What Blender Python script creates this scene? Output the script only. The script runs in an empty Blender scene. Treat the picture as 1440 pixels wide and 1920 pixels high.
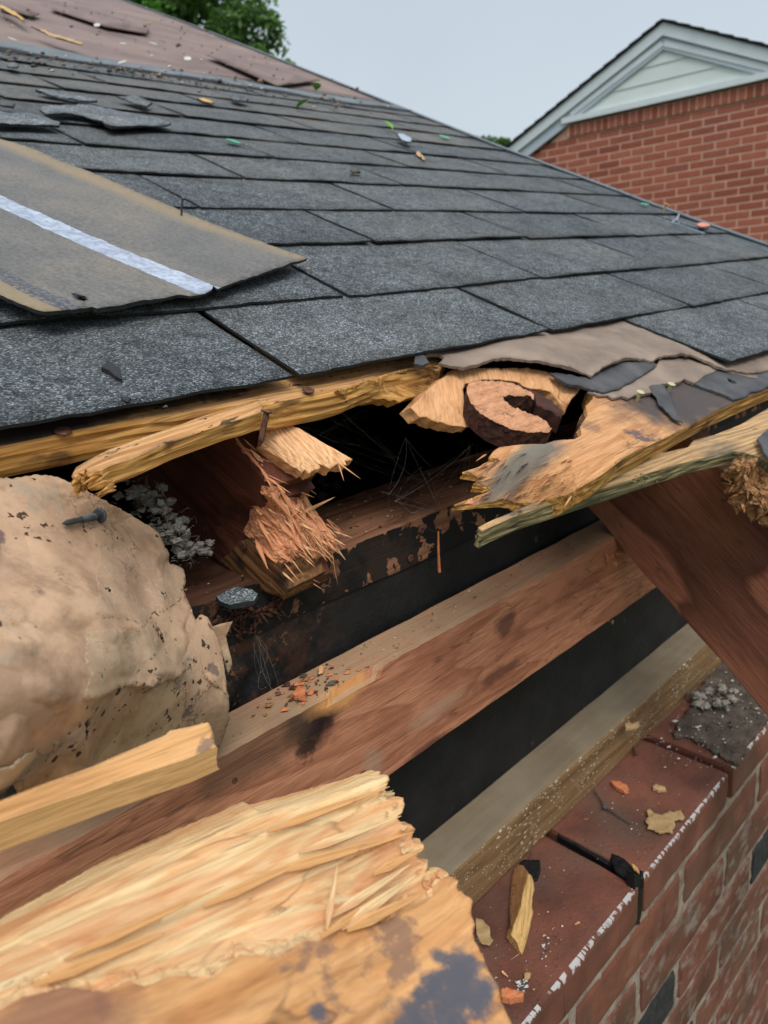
import bpy, math, random
import numpy as np
from mathutils import Vector, Matrix, noise, geometry
random.seed(7)
S = bpy.context.scene
COL = S.collection
# ------------------------------------------------------------------ camera
# World axes: X runs along the eave, Y runs in towards the house, Z is up. The lens is at the origin.
F = 1350.0
def _unit(v): return v / np.linalg.norm(v)
_e = _unit(np.array([2205 - 720, 415 - 960, F]))
_v = np.array([1120 - 720, 5394 - 960, F]); _v = _unit(_v - _e * (_v @ _e))
_up = -_v
_p = np.cross(_up, _e)
R = np.array([_e, _p, _up])
cam = bpy.data.cameras.new('camera'); camo = bpy.data.objects.new('camera', cam); COL.objects.link(camo)
camo.matrix_world = Matrix(((R[0][0], -R[0][1], -R[0][2], 0), (R[1][0], -R[1][1], -R[1][2], 0),
                            (R[2][0], -R[2][1], -R[2][2], 0), (0, 0, 0, 1)))
cam.sensor_fit = 'VERTICAL'; cam.sensor_height = 36; cam.sensor_width = 27
cam.lens = 36 * F / 1920
cam.clip_start = 0.01; cam.clip_end = 2000
cam.dof.use_dof = True; cam.dof.focus_distance = 0.46; cam.dof.aperture_fstop = 12.0
S.camera = camo
# ------------------------------------------------------------------ overcast sky and veiled sun
W = bpy.data.worlds.new("World"); S.world = W; W.use_nodes = True
nt = W.node_tree; nt.nodes.clear()
wo = nt.nodes.new('ShaderNodeOutputWorld'); bg = nt.nodes.new('ShaderNodeBackground')
sky = nt.nodes.new('ShaderNodeTexSky'); sky.sky_type = 'NISHITA'; sky.sun_disc = False
SUN_EL, SUN_AZ = math.radians(52), math.radians(235)
sky.sun_elevation = SUN_EL; sky.sun_rotation = SUN_AZ; sky.dust_density = 4
tc = nt.nodes.new('ShaderNodeTexCoord'); sp = nt.nodes.new('ShaderNodeSeparateXYZ')
nt.links.new(tc.outputs['Generated'], sp.inputs[0])
rp = nt.nodes.new('ShaderNodeValToRGB'); nt.links.new(sp.outputs['Z'], rp.inputs[0])
el = rp.color_ramp.elements
el[0].position = 0.0; el[0].color = (.49, .545, .59, 1)
el[1].position = 1.0; el[1].color = (1.35, 1.42, 1.5, 1)
for ps, c in ((.12, (.475, .54, .59, 1)), (.36, (.45, .515, .575, 1)), (.7, (.95, 1.02, 1.09, 1))):
    q = el.new(ps); q.color = c
nz = nt.nodes.new('ShaderNodeTexNoise'); nz.inputs['Scale'].default_value = 2.2; nz.inputs['Detail'].default_value = 4
nt.links.new(tc.outputs['Generated'], nz.inputs['Vector'])
nr = nt.nodes.new('ShaderNodeMapRange'); nr.inputs['To Min'].default_value = .9; nr.inputs['To Max'].default_value = 1.1
nt.links.new(nz.outputs['Fac'], nr.inputs['Value'])
cm = nt.nodes.new('ShaderNodeVectorMath'); cm.operation = 'SCALE'
nt.links.new(rp.outputs[0], cm.inputs[0]); nt.links.new(nr.outputs[0], cm.inputs['Scale'])
ns = nt.nodes.new('ShaderNodeVectorMath'); ns.operation = 'SCALE'; ns.inputs['Scale'].default_value = .1
nt.links.new(sky.outputs[0], ns.inputs[0])
mx = nt.nodes.new('ShaderNodeMix'); mx.data_type = 'RGBA'; mx.inputs['Factor'].default_value = .93
nt.links.new(ns.outputs[0], mx.inputs[6]); nt.links.new(cm.outputs[0], mx.inputs[7])
nt.links.new(mx.outputs[2], bg.inputs[0]); nt.links.new(bg.outputs[0], wo.inputs[0]); bg.inputs[1].default_value = 1.0
sl = bpy.data.lights.new('sun', 'SUN'); so = bpy.data.objects.new('sun', sl); COL.objects.link(so)
sl.energy = 1.4; sl.angle = math.radians(28); sl.color = (1, .96, .9)
sd = Vector((-.25, -.50, .82)).normalized()      # towards the sun
so.rotation_euler = sd.to_track_quat('Z', 'Y').to_euler()
S.view_settings.view_transform = 'Standard'; S.view_settings.look = 'None'
S.view_settings.exposure = 0.42; S.view_settings.gamma = 1; S.view_settings.use_curve_mapping = False
try:
    S.cycles.max_bounces = 6; S.cycles.diffuse_bounces = 3
except Exception: pass
# ------------------------------------------------------------------ places in the world
PITCH = math.radians(23.8)
EX = Vector((1, 0, 0)); SL = Vector((0, math.cos(PITCH), math.sin(PITCH))); NR = Vector((0, -math.sin(PITCH), math.cos(PITCH)))
H = 0.200
def ray(x, y): return Vector(R @ np.array([x - 720, y - 960, F]) / F)
def roofP(u, v, w=0.0): return EX * u + SL * v + NR * (w - H)
def on(x, y, kind, val):
    r = ray(x, y)
    if kind == 'h': return r * (-val / r.dot(NR))
    if kind == 'd': return r * val
    i = 'XYZ'.index(kind)
    return r * (val / r[i])
def tps(ctrl):
    """smooth surface through known points of the place: inverse depth as a thin plate over the directions"""
    P = np.array([(c[0] / 1000, c[1] / 1000) for c in ctrl]); t = []
    for c in ctrl:
        r = ray(c[0], c[1]); t.append(r.dot(r) / Vector(c[2]).dot(r))
    n = len(P); d = np.linalg.norm(P[:, None] - P[None], axis=2)
    K = np.where(d > 0, d * d * np.log(d + 1e-12), 0) + np.eye(n) * 1e-5
    A = np.zeros((n + 3, n + 3)); A[:n, :n] = K; Q = np.c_[np.ones(n), P]; A[:n, n:] = Q; A[n:, :n] = Q.T
    w = np.linalg.solve(A, np.r_[t, 0, 0, 0])
    def f(x, y):
        q = np.array((x / 1000, y / 1000)); dd = np.linalg.norm(P - q, axis=1)
        return ray(x, y) / float((np.where(dd > 0, dd * dd * np.log(dd + 1e-12), 0)) @ w[:n] + w[n] + w[n + 1] * q[0] + w[n + 2] * q[1])
    return f
# ------------------------------------------------------------------ object helpers
MW = {}
def reg(o, M, parent=None):
    MW[o.name] = M
    COL.objects.link(o)
    if parent:
        o.parent = parent; o.matrix_basis = MW[parent.name].inverted() @ M
    else: o.matrix_basis = M
    return o
def tag(o, label=None, cat=None, group=None, kind=None):
    if label: o['label'] = label
    if cat: o['category'] = cat
    if group: o['group'] = group
    if kind: o['kind'] = kind
    return o
def thing(name, loc, label, cat, group=None):
    o = bpy.data.objects.new(name, None); o.empty_display_size = .01
    reg(o, Matrix.Translation(loc)); return tag(o, label, cat, group)
def mesh_obj(name, verts, faces, mats, M=None, parent=None, smooth=False, midx=None, world=True):
    M = M or Matrix.Identity(4)
    me = bpy.data.meshes.new(name)
    if world:
        Mi = M.inverted(); verts = [Mi @ Vector(v) for v in verts]
    me.from_pydata([tuple(v) for v in verts], [], faces)
    for m in (mats if isinstance(mats, (list, tuple)) else [mats]): me.materials.append(m)
    if midx: me.polygons.foreach_set('material_index', midx)
    if smooth: me.polygons.foreach_set('use_smooth', [True] * len(me.polygons))
    me.update()
    o = bpy.data.objects.new(name, me)
    return reg(o, M, parent)
def share(name, me, M, parent):
    return reg(bpy.data.objects.new(name, me), M, parent)
def frame(o, x, z):
    x = Vector(x).normalized(); z = Vector(z); z = (z - x * z.dot(x)).normalized(); y = z.cross(x)
    return Matrix(((x[0], y[0], z[0], o[0]), (x[1], y[1], z[1], o[1]), (x[2], y[2], z[2], o[2]), (0, 0, 0, 1)))
def N(v, s, seed=0.0):
    return noise.noise(Vector((v[0] * s + seed * 7.3, v[1] * s + seed * 3.1, v[2] * s - seed)))
def inside(px, py, poly):
    c = np.zeros(px.shape, bool); n = len(poly); j = n - 1
    for i in range(n):
        xi, yi = poly[i]; xj, yj = poly[j]
        if yi != yj:
            c ^= ((yi > py) != (yj > py)) & (px < (xj - xi) * (py - yi) / (yj - yi) + xi)
        j = i
    return c
def tri2d(outl, sp, holes=(), jit=0.0):
    """fill a 2-D outline with evenly sized triangles; returns points, triangles, ordered boundary loops"""
    loops = []; pts = []
    for poly in [outl] + list(holes):
        L = []; n = len(poly)
        for i in range(n):
            a, b = np.array(poly[i], float), np.array(poly[(i + 1) % n], float)
            k = max(1, int(round(np.linalg.norm(b - a) / sp)))
            for q in range(k):
                p = a + (b - a) * q / k
                if q and jit: p = p + np.array([random.uniform(-jit, jit), random.uniform(-jit, jit)])
                L.append(len(pts)); pts.append(p)
        loops.append(L)
    B = np.array(pts)
    x0, y0 = B.min(0); x1, y1 = B.max(0)
    gx, gy = np.meshgrid(np.arange(x0, x1, sp), np.arange(y0, y1, sp * .87))
    gx = gx + (np.arange(gx.shape[0]) % 2)[:, None] * sp / 2
    gx = (gx + np.random.RandomState(3).uniform(-.15, .15, gx.shape) * sp).ravel(); gy = gy.ravel()
    ok = inside(gx, gy, [tuple(pts[i]) for i in loops[0]])
    for L in loops[1:]: ok &= ~inside(gx, gy, [tuple(pts[i]) for i in L])
    gx, gy = gx[ok], gy[ok]
    if len(gx):
        d = np.full(gx.shape, 1e9)
        for i in range(0, len(B)): d = np.minimum(d, (gx - B[i, 0]) ** 2 + (gy - B[i, 1]) ** 2)
        k = d > (sp * .5) ** 2; gx, gy = gx[k], gy[k]
    allp = [Vector((float(p[0]), float(p[1]))) for p in pts] + [Vector((float(a), float(b))) for a, b in zip(gx, gy)]
    ed = [(L[i], L[(i + 1) % len(L)]) for L in loops for i in range(len(L))]
    r = geometry.delaunay_2d_cdt(allp, ed, [], 2 if holes else 1, sp * 1e-3)
    P, T, orig = [tuple(v) for v in r[0]], r[2], r[3]
    back = {}
    for i, o in enumerate(orig):
        for q in o: back[q] = i
    return P, [tuple(t) for t in T], [[back[i] for i in L] for L in loops]
def relief(name, outl, surf, ext, mats, sp=6, holes=(), disp=None, M=None, parent=None, layers=3, rag=None, jit=0.0, under=None, smooth=True):
    """a solid piece: outline filled on a surface of the place, displaced along -ext, then given thickness ext"""
    P, T, loops = tri2d(outl, sp, holes, jit)
    M = M or Matrix.Identity(4); Mi = M.inverted(); ext = Vector(ext)
    en = ext.normalized()
    top, bot = [], []
    for x, y in P:
        w = surf(x, y); l = Mi @ w
        d = disp(l, x, y) if disp else 0
        d2 = under(l, x, y) if under else 0
        top.append(w - en * d); bot.append(w + ext - en * d2)
    V = top + bot; n = len(P); Fc = []; mi = []
    T2 = []
    for t in T:
        a, b, c = (top[i] for i in t[:3]); nn = (b - a).cross(c - a)
        T2.append(t if nn.dot(ext) < 0 else t[::-1])
    for t in T2: Fc.append(t); mi.append(0)
    for t in T2: Fc.append(tuple(i + n for i in t[::-1])); mi.append(1)
    for L in loops:
        rings = [L]
        for k in range(1, layers):
            rr = []
            for i in L:
                p = top[i].lerp(bot[i], k / layers)
                if rag:
                    l = Mi @ p; off = rag(l, P[i][0], P[i][1]); p = M @ (l + Vector(off))
                rr.append(len(V)); V.append(p)
            rings.append(rr)
        rings.append([i + n for i in L])
        for k in range(len(rings) - 1):
            for i in range(len(L)):
                j = (i + 1) % len(L)
                Fc.append((rings[k][i], rings[k][j], rings[k + 1][j], rings[k + 1][i])); mi.append(1)
    mats = list(mats) if isinstance(mats, (list, tuple)) else [mats]
    if len(mats) == 1: mi = [0] * len(mi)
    o = mesh_obj(name, V, Fc, mats, M, parent, smooth=False, midx=mi)
    if smooth:
        sm = [True] * (2 * len(T2)) + [False] * (len(Fc) - 2 * len(T2))
        o.data.polygons.foreach_set('use_smooth', sm)
    import bmesh
    bm = bmesh.new(); bm.from_mesh(o.data); bmesh.ops.recalc_face_normals(bm, faces=bm.faces)
    # split the rim from the faces so that the arris stays crisp
    bm.to_mesh(o.data); bm.free()
    return o
def planar(kind, val): return lambda x, y: on(x, y, kind, val)
def box_vf(x0, x1, y0, y1, z0, z1, nx=1, ny=1, nz=1, nf=None):
    V = []; idx = {}; Fc = []
    def g(i, j, k):
        if (i, j, k) not in idx:
            p = Vector((x0 + (x1 - x0) * i / nx, y0 + (y1 - y0) * j / ny, z0 + (z1 - z0) * k / nz))
            if nf: p = nf(p, (i in (0, nx)) + (j in (0, ny)) + (k in (0, nz)))
            idx[(i, j, k)] = len(V); V.append(p)
        return idx[(i, j, k)]
    for i in range(nx):
        for j in range(ny):
            Fc.append((g(i, j, 0), g(i, j + 1, 0), g(i + 1, j + 1, 0), g(i + 1, j, 0)))
            Fc.append((g(i, j, nz), g(i + 1, j, nz), g(i + 1, j + 1, nz), g(i, j + 1, nz)))
    for i in range(nx):
        for k in range(nz):
            Fc.append((g(i, 0, k), g(i + 1, 0, k), g(i + 1, 0, k + 1), g(i, 0, k + 1)))
            Fc.append((g(i, ny, k), g(i, ny, k + 1), g(i + 1, ny, k + 1), g(i + 1, ny, k)))
    for j in range(ny):
        for k in range(nz):
            Fc.append((g(0, j, k), g(0, j, k + 1), g(0, j + 1, k + 1), g(0, j + 1, k)))
            Fc.append((g(nx, j, k), g(nx, j + 1, k), g(nx, j + 1, k + 1), g(nx, j, k + 1)))
    return V, Fc
def bevel(o, w, seg=2):
    m = o.modifiers.new('bevel', 'BEVEL'); m.width = w; m.segments = seg; m.limit_method = 'ANGLE'; m.angle_limit = math.radians(50)
    return o
def tube_vf(path, rad, seg=6, cap=True):
    V = []; Fc = []
    path = [Vector(p) for p in path]; n = len(path)
    rad = rad if isinstance(rad, (list, tuple)) else [rad] * n
    prev = None
    for i, p in enumerate(path):
        t = (path[min(i + 1, n - 1)] - path[max(i - 1, 0)]).normalized()
        a = prev or (Vector((0, 0, 1)) if abs(t.z) < .9 else Vector((1, 0, 0)))
        a = (a - t * a.dot(t)).normalized(); b = t.cross(a); prev = a
        for k in range(seg):
            an = 2 * math.pi * k / seg
            V.append(p + (a * math.cos(an) + b * math.sin(an)) * rad[i])
    for i in range(n - 1):
        for k in range(seg):
            k2 = (k + 1) % seg
            Fc.append((i * seg + k, i * seg + k2, (i + 1) * seg + k2, (i + 1) * seg + k))
    if cap:
        Fc.append(tuple(range(seg))[::-1]); Fc.append(tuple((n - 1) * seg + k for k in range(seg)))
    return V, Fc
class Bag:
    def __init__(s): s.V = []; s.F = []; s.m = []
    def add(s, vf, mi=0):
        n = len(s.V); s.V += list(vf[0]); s.F += [tuple(i + n for i in f) for f in vf[1]]; s.m += [mi] * len(vf[1])
    def obj(s, name, mats, M=None, parent=None, smooth=False, world=True):
        return mesh_obj(name, s.V, s.F, mats, M, parent, smooth, s.m if isinstance(mats, (list, tuple)) and len(mats) > 1 else None, world)
def splinter_vf(p, d, L, w, t, up, curl=0.0):
    """a thin tapering sliver of wood"""
    d = d.normalized(); side = d.cross(up).normalized(); up = side.cross(d)
    V = []; n = 4
    for i in range(n + 1):
        f = i / n; c = p + d * (L * f) + up * (curl * f * f * L); k = (1 - f) ** .7 * min(1, .25 + f * 4)
        k = max(k, .06)
        V += [c - side * w * k / 2, c + side * w * k / 2, c + side * w * k * .35 + up * t * k, c - side * w * k * .3 + up * t * k]
    Fc = []
    for i in range(n):
        for k in range(4):
            a = i * 4 + k; b = i * 4 + (k + 1) % 4
            Fc.append((a, b, b + 4, a + 4))
    Fc += [(3, 2, 1, 0), (n * 4, n * 4 + 1, n * 4 + 2, n * 4 + 3)]
    return V, Fc
def jag(a, b, n, dx, dy, lo=.15, hi=1.0, seed=0):
    """splintered edge from a to b: n teeth whose tips run out along (dx, dy)"""
    rg = random.Random(seed); out = []
    for i in range(n):
        f0 = (i + rg.uniform(.1, .35)) / n; f1 = (i + rg.uniform(.5, .8)) / n; k = rg.uniform(lo, hi); k0 = rg.uniform(-.15, .1)
        out.append((a[0] + (b[0] - a[0]) * f0 + dx * k0, a[1] + (b[1] - a[1]) * f0 + dy * k0))
        out.append((a[0] + (b[0] - a[0]) * f1 + dx * k, a[1] + (b[1] - a[1]) * f1 + dy * k))
    return out
# ------------------------------------------------------------------ materials
def lin(c): return tuple(((x / 255) / 12.92 if x / 255 <= .04045 else ((x / 255 + .055) / 1.055) ** 2.4) for x in c) + (1,)
class NB:
    def __init__(s, name, rough=.85, spec=.3):
        s.m = bpy.data.materials.new(name); s.m.use_nodes = True; s.t = s.m.node_tree; s.b = s.t.nodes['Principled BSDF']
        s.b.inputs['Roughness'].default_value = rough; s.b.inputs['Specular IOR Level'].default_value = spec
        s.tc = s.t.nodes.new('ShaderNodeTexCoord'); s.obj = s.tc.outputs['Object']
    def node(s, ty, **kw):
        n = s.t.nodes.new(ty)
        for k, v in kw.items(): setattr(n, k, v)
        return n
    def link(s, a, b): s.t.links.new(a, b)
    def put(s, sock, v):
        if hasattr(v, 'is_output') or isinstance(v, bpy.types.NodeSocket): s.link(v, sock)
        else: sock.default_value = v
    def map(s, sc=(1, 1, 1), rot=(0, 0, 0), loc=(0, 0, 0), src=None):
        n = s.node('ShaderNodeMapping'); n.inputs['Scale'].default_value = sc; n.inputs['Rotation'].default_value = rot; n.inputs['Location'].default_value = loc
        s.link(src or s.obj, n.inputs[0]); return n.outputs[0]
    def noise(s, sc, det=4, src=None, dist=0, ro=.55):
        n = s.node('ShaderNodeTexNoise'); n.inputs['Scale'].default_value = sc; n.inputs['Detail'].default_value = det
        n.inputs['Distortion'].default_value = dist; n.inputs['Roughness'].default_value = ro
        s.link(src or s.obj, n.inputs['Vector']); return n.outputs['Fac']
    def vor(s, sc, src=None, out='Color', feat='F1', rand=1):
        n = s.node('ShaderNodeTexVoronoi', feature=feat); n.inputs['Scale'].default_value = sc; n.inputs['Randomness'].default_value = rand
        s.link(src or s.obj, n.inputs['Vector']); return n.outputs[out]
    def ramp(s, f, stops, const=False):
        n = s.node('ShaderNodeValToRGB'); e = n.color_ramp.elements
        if const: n.color_ramp.interpolation = 'CONSTANT'
        e[0].position, e[0].color = stops[0]; e[1].position, e[1].color = stops[-1]
        for p, c in stops[1:-1]: q = e.new(p); q.color = c
        s.link(f, n.inputs[0]); return n.outputs[0]
    def step(s, f, a, b):
        n = s.node('ShaderNodeMapRange'); n.inputs['From Min'].default_value = a; n.inputs['From Max'].default_value = b
        s.link(f, n.inputs['Value']); return n.outputs[0]
    def mix(s, f, a, b, mode='MIX'):
        n = s.node('ShaderNodeMix', data_type='RGBA', blend_type=mode)
        s.put(n.inputs[0], f); s.put(n.inputs[6], a); s.put(n.inputs[7], b); return n.outputs[2]
    def math(s, op, a, b=0.0, clamp=False):
        n = s.node('ShaderNodeMath', operation=op, use_clamp=clamp); s.put(n.inputs[0], a); s.put(n.inputs[1], b); return n.outputs[0]
    def sep(s, src=None):
        n = s.node('ShaderNodeSeparateXYZ'); s.link(src or s.obj, n.inputs[0]); return n.outputs
    def rnd(s): return s.node('ShaderNodeObjectInfo').outputs['Random']
    def bump(s, h, d, st=1.0, prev=None):
        n = s.node('ShaderNodeBump'); n.inputs['Distance'].default_value = d; n.inputs['Strength'].default_value = st
        s.link(h, n.inputs['Height'])
        if prev: s.link(prev, n.inputs['Normal'])
        s.link(n.outputs[0], s.b.inputs['Normal']); return n.outputs[0]
    def spot(s, c, r, soft=.7, sc=60, amp=.6, stretch=(1, 1, 1)):
        """mask of one ragged spot about the point c of the piece"""
        q = s.map(sc=tuple(1 / (r * k) for k in stretch), loc=tuple(-c[i] / (r * stretch[i]) for i in range(3)))
        n = s.node('ShaderNodeVectorMath', operation='LENGTH'); s.link(q, n.inputs[0])
        f = s.math('ADD', n.outputs['Value'], s.math('MULTIPLY', s.math('SUBTRACT', s.noise(sc), .5), amp * 2))
        return s.step(f, 1 + soft / 2, 1 - soft / 2)
    def col(s, c): s.put(s.b.inputs['Base Color'], c); return s.m
BLK = (.012, .011, .010, 1)
def wood(name, cols, gs=(6, 90, 90), fine=(25, 700, 700), stains=(), specks=(), spots=(), bump=.0012, rough=.8, ringmix=.3, fray=.0005, dust=None, rings=None, cracks=.5):
    b = NB(name, rough)
    g = b.noise(1, 6, b.map(gs), dist=1.2)
    w = b.node('ShaderNodeTexWave', bands_direction='Y'); w.inputs['Scale'].default_value = 1; w.inputs['Distortion'].default_value = 5
    w.inputs['Detail'].default_value = 3; w.inputs['Detail Scale'].default_value = 1.2
    b.link(b.map((gs[0] * .8, gs[1] * .45, gs[2] * .45)), w.inputs['Vector'])
    f = b.node('ShaderNodeMix', data_type='FLOAT'); f.inputs[0].default_value = ringmix; b.link(g, f.inputs[2]); b.link(w.outputs['Fac'], f.inputs[3])
    n = len(cols)
    c = b.ramp(f.outputs[0], [(.22 + .56 * i / (n - 1), lin(x)) for i, x in enumerate(cols)])
    fn = b.noise(1, 4, b.map(fine))
    c = b.mix(.65, c, b.ramp(fn, [(.28, (.5, .46, .44, 1)), (.6, (1.05, 1.05, 1.05, 1))]), 'MULTIPLY')
    if rings:
        (rx, ry), K, amt, rc = rings
        rn = b.noise(1, 2.5, b.map((rx, ry, ry), loc=(3, 1, 2)), dist=.3, ro=.35)
        rf = b.math('FRACT', b.math('MULTIPLY', rn, K))
        m = b.ramp(rf, [(0, (0, 0, 0, 1)), (.45, (.12, .12, .12, 1)), (.86, (.8, .8, .8, 1)), (.93, (1, 1, 1, 1)), (1, (0, 0, 0, 1))])
        c = b.mix(b.math('MULTIPLY', m, amt), c, lin(rc))
    if cracks:
        cn = b.noise(1, 3, b.map((gs[0] * .7, gs[1] * .5, gs[2] * .5), loc=(7, 3, 1)), ro=.5)
        m = b.step(b.math('ABSOLUTE', b.math('SUBTRACT', cn, .5)), .012, .002)
        m = b.math('MULTIPLY', m, b.step(b.noise(18, 3, b.map(loc=(4, 4, 4))), .52, .60))
        c = b.mix(b.math('MULTIPLY', m, cracks), c, (.02, .013, .009, 1))
    for (sc, a, z, cc, mapsc, amt) in stains:
        m = b.step(b.noise(sc, 6, b.map(mapsc)), a, z)
        c = b.mix(b.math('MULTIPLY', m, amt), c, lin(cc))
    for (sc, thr, cc) in specks:
        v = b.vor(sc, out='Distance', src=b.map((.45, 1, 1)))
        k = b.noise(40, 3)
        m = b.math('LESS_THAN', v, b.math('MULTIPLY', b.step(k, .45, .7), thr))
        c = b.mix(m, c, lin(cc))
    for (ce, r, cc, amt, st) in spots:
        c = b.mix(b.math('MULTIPLY', b.spot(ce, r, stretch=st, sc=150 if r < .0095 else 80 if r < .02 else 40, amp=1.1 if r < .0095 else .6), amt), c, lin(cc))
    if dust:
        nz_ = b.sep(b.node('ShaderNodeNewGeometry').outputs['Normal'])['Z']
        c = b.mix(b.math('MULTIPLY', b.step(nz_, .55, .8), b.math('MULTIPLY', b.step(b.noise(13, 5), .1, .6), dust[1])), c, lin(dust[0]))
    p = b.bump(f.outputs[0], bump, .6)
    b.bump(fn, fray, .8, p)
    return b.col(c)
FRESH = [(118, 72, 34), (196, 138, 76), (222, 176, 116), (205, 150, 88), (232, 196, 140)]
AGED = [(128, 88, 50), (186, 136, 84), (205, 160, 108), (172, 128, 84), (212, 172, 122)]
m_planke = wood('plank_split_edge', [(140, 92, 46), (190, 136, 70), (210, 160, 92), (168, 118, 60), (218, 174, 108)], gs=(4, 120, 120), bump=.0016, fray=.0007, stains=[(26, .56, .66, (66, 44, 28), (1, 3, 3), .75)])
m_cup = wood('torn_heartwood', [(192, 136, 90), (204, 150, 102), (212, 160, 114), (196, 142, 94)], gs=(14, 60, 60), ringmix=.05, bump=.0015, stains=[(14, .6, .75, (120, 80, 56), (1, 1, 1), .6)])
m_knot = wood('knot_wood', [(128, 86, 60), (178, 126, 90), (192, 140, 104), (160, 110, 78)], gs=(60, 60, 60), ringmix=.15, bump=.002, stains=[(60, .58, .68, (54, 34, 28), (1, 1, 1), .8)])
m_bark = wood('dark_knot_bark', [(26, 15, 12), (52, 28, 20), (72, 40, 28), (36, 20, 15)], gs=(60, 60, 60), ringmix=.1, bump=.003)
m_grayplank = wood('greyed_plank', [(110, 92, 70), (176, 140, 98), (196, 158, 112), (140, 116, 86), (190, 150, 108)], stains=[(11, .5, .66, (88, 84, 74), (1, 4, 1), .8), (24, .6, .68, (34, 34, 36), (1, 3, 1), .85)], specks=[(420, .14, (40, 36, 32))])
m_grayedge = wood('greyed_split_edge', [(58, 52, 38), (120, 110, 80), (150, 136, 98), (92, 82, 58)], gs=(6, 220, 220), bump=.003, fray=.001, stains=[(20, .55, .7, (52, 60, 50), (1, 3, 3), .6)])
m_orange = wood('fresh_break', [(184, 112, 76), (218, 148, 106), (230, 166, 124), (208, 134, 94), (236, 182, 142)], gs=(8, 140, 140), fine=(40, 900, 900), bump=.003, fray=.0012, ringmix=.3)
m_pale = wood('pale_split', [(196, 134, 86), (222, 168, 118), (232, 186, 140), (206, 146, 98)], gs=(6, 200, 200), bump=.002, fray=.001, ringmix=.3)
m_rafter = wood('old_rafter', [(66, 34, 24), (96, 50, 35), (108, 60, 43), (84, 42, 30)], ringmix=.05, gs=(4, 60, 60), rings=((2, 12), 9, .6, (52, 27, 20)), stains=[(12, .5, .7, (34, 18, 13), (1, 2, 2), .8)], specks=[(260, .10, (150, 100, 74))], rough=.7)
m_block = wood('rafter_toe', [(50, 30, 18), (104, 68, 42), (140, 98, 60), (84, 54, 34)], gs=(8, 90, 90), stains=[(22, .5, .62, (32, 22, 16), (1, 2, 2), .85)])
def kspot(px, py, kind, val): return tuple(on(px, py, kind, val))
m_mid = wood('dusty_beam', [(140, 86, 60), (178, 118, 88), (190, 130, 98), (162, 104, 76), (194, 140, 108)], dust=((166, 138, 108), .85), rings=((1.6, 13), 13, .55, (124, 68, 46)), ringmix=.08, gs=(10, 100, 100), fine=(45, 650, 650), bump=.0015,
    stains=[(7, .56, .70, (112, 62, 44), (1, 3, 3), .55)],
    spots=[(kspot(592, 1345, 'Y', .363), .021, (44, 20, 19), 1.0, (1, 1, 1.0)), (kspot(600, 1330, 'Y', .363), .013, (34, 15, 15), 1.0, (1, 1, 1.5)),
           (kspot(575, 1400, 'Y', .363), .009, (34, 18, 16), .9, (.9, 1, 1.1)), (kspot(640, 1300, 'Y', .363), .017, (206, 146, 88), .85, (1.7, 1, .6)),
           (kspot(820, 1330, 'Y', .363), .016, (176, 140, 116), .5, (1.9, 1, .5)), (kspot(700, 1430, 'Y', .363), .010, (160, 134, 114), .5, (1, 1, 1.2)),
           (kspot(950, 1170, 'Y', .363), .012, (60, 30, 30), .7, (1.2, 1, .9)), (kspot(940, 1260, 'Y', .363), .018, (88, 46, 36), .75, (1.9, 1, .35)),
           (kspot(800, 1400, 'Y', .363), .014, (80, 42, 34), .7, (1.6, 1, .3)), (kspot(1040, 1110, 'Y', .363), .014, (182, 116, 86), .6, (1.4, 1, .7)),
           (kspot(530, 1280, 'Z', -.267), .012, (176, 92, 52), .8, (1.3, 1, 1)), (kspot(470, 1400, 'Y', .363), .03, (84, 62, 46), .7, (1.6, 1, .8))])
m_low = None
def lowbeam():
    b = NB('speckled_beam', .75)
    g = b.noise(1, 6, b.map((5, 110, 110)), dist=1)
    c = b.ramp(g, [(.3, lin((96, 72, 46))), (.5, lin((134, 104, 70))), (.7, lin((150, 120, 84)))])
    fn = b.noise(1, 4, b.map((20, 600, 600)))
    rf = b.math('FRACT', b.math('MULTIPLY', b.noise(1, 2, b.map((1.5, 26, 26)), ro=.4), 9)); c = b.mix(b.math('MULTIPLY', b.ramp(rf, [(0, (0, 0, 0, 1)), (.5, (.2, .2, .2, 1)), (.9, (1, 1, 1, 1)), (1, (0, 0, 0, 1))]), .5), c, lin((96, 66, 40)))
    c = b.mix(.6, c, b.ramp(fn, [(.3, (.5, .48, .45, 1)), (.6, (1.05, 1.05, 1.05, 1))]), 'MULTIPLY')
    xyz = b.sep()
    top = b.math('GREATER_THAN', xyz['Y'], .3645)
    dust = b.ramp(b.noise(14, 5), [(.3, lin((118, 108, 90))), (.7, lin((150, 140, 120)))])
    c = b.mix(b.math('MULTIPLY', top, .72), c, dust)
    # flecks of white paint on the outer face only
    v = b.vor(230, out='Distance', src=b.map((.55, 1, 1), rot=(0, .5, 0)))
    k = b.noise(26, 4)
    m = b.math('LESS_THAN', v, b.math('MULTIPLY', b.step(k, .36, .7), .34))
    v2 = b.vor(420, out='Distance', src=b.map((.6, 1, 1), rot=(0, .5, 0)))
    m2 = b.math('LESS_THAN', v2, b.math('MULTIPLY', b.step(b.noise(35, 4), .42, .66), .34))
    m = b.math('MAXIMUM', m, m2)
    m = b.math('MULTIPLY', m, b.math('SUBTRACT', 1, top))
    c = b.mix(b.math('MULTIPLY', m, .8), c, lin((206, 196, 170)))
    h = b.math('ADD', b.math('MULTIPLY', m, 1), b.math('MULTIPLY', fn, .6))
    b.bump(h, .0007, .8)
    return b.col(c)
m_low = lowbeam()
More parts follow.
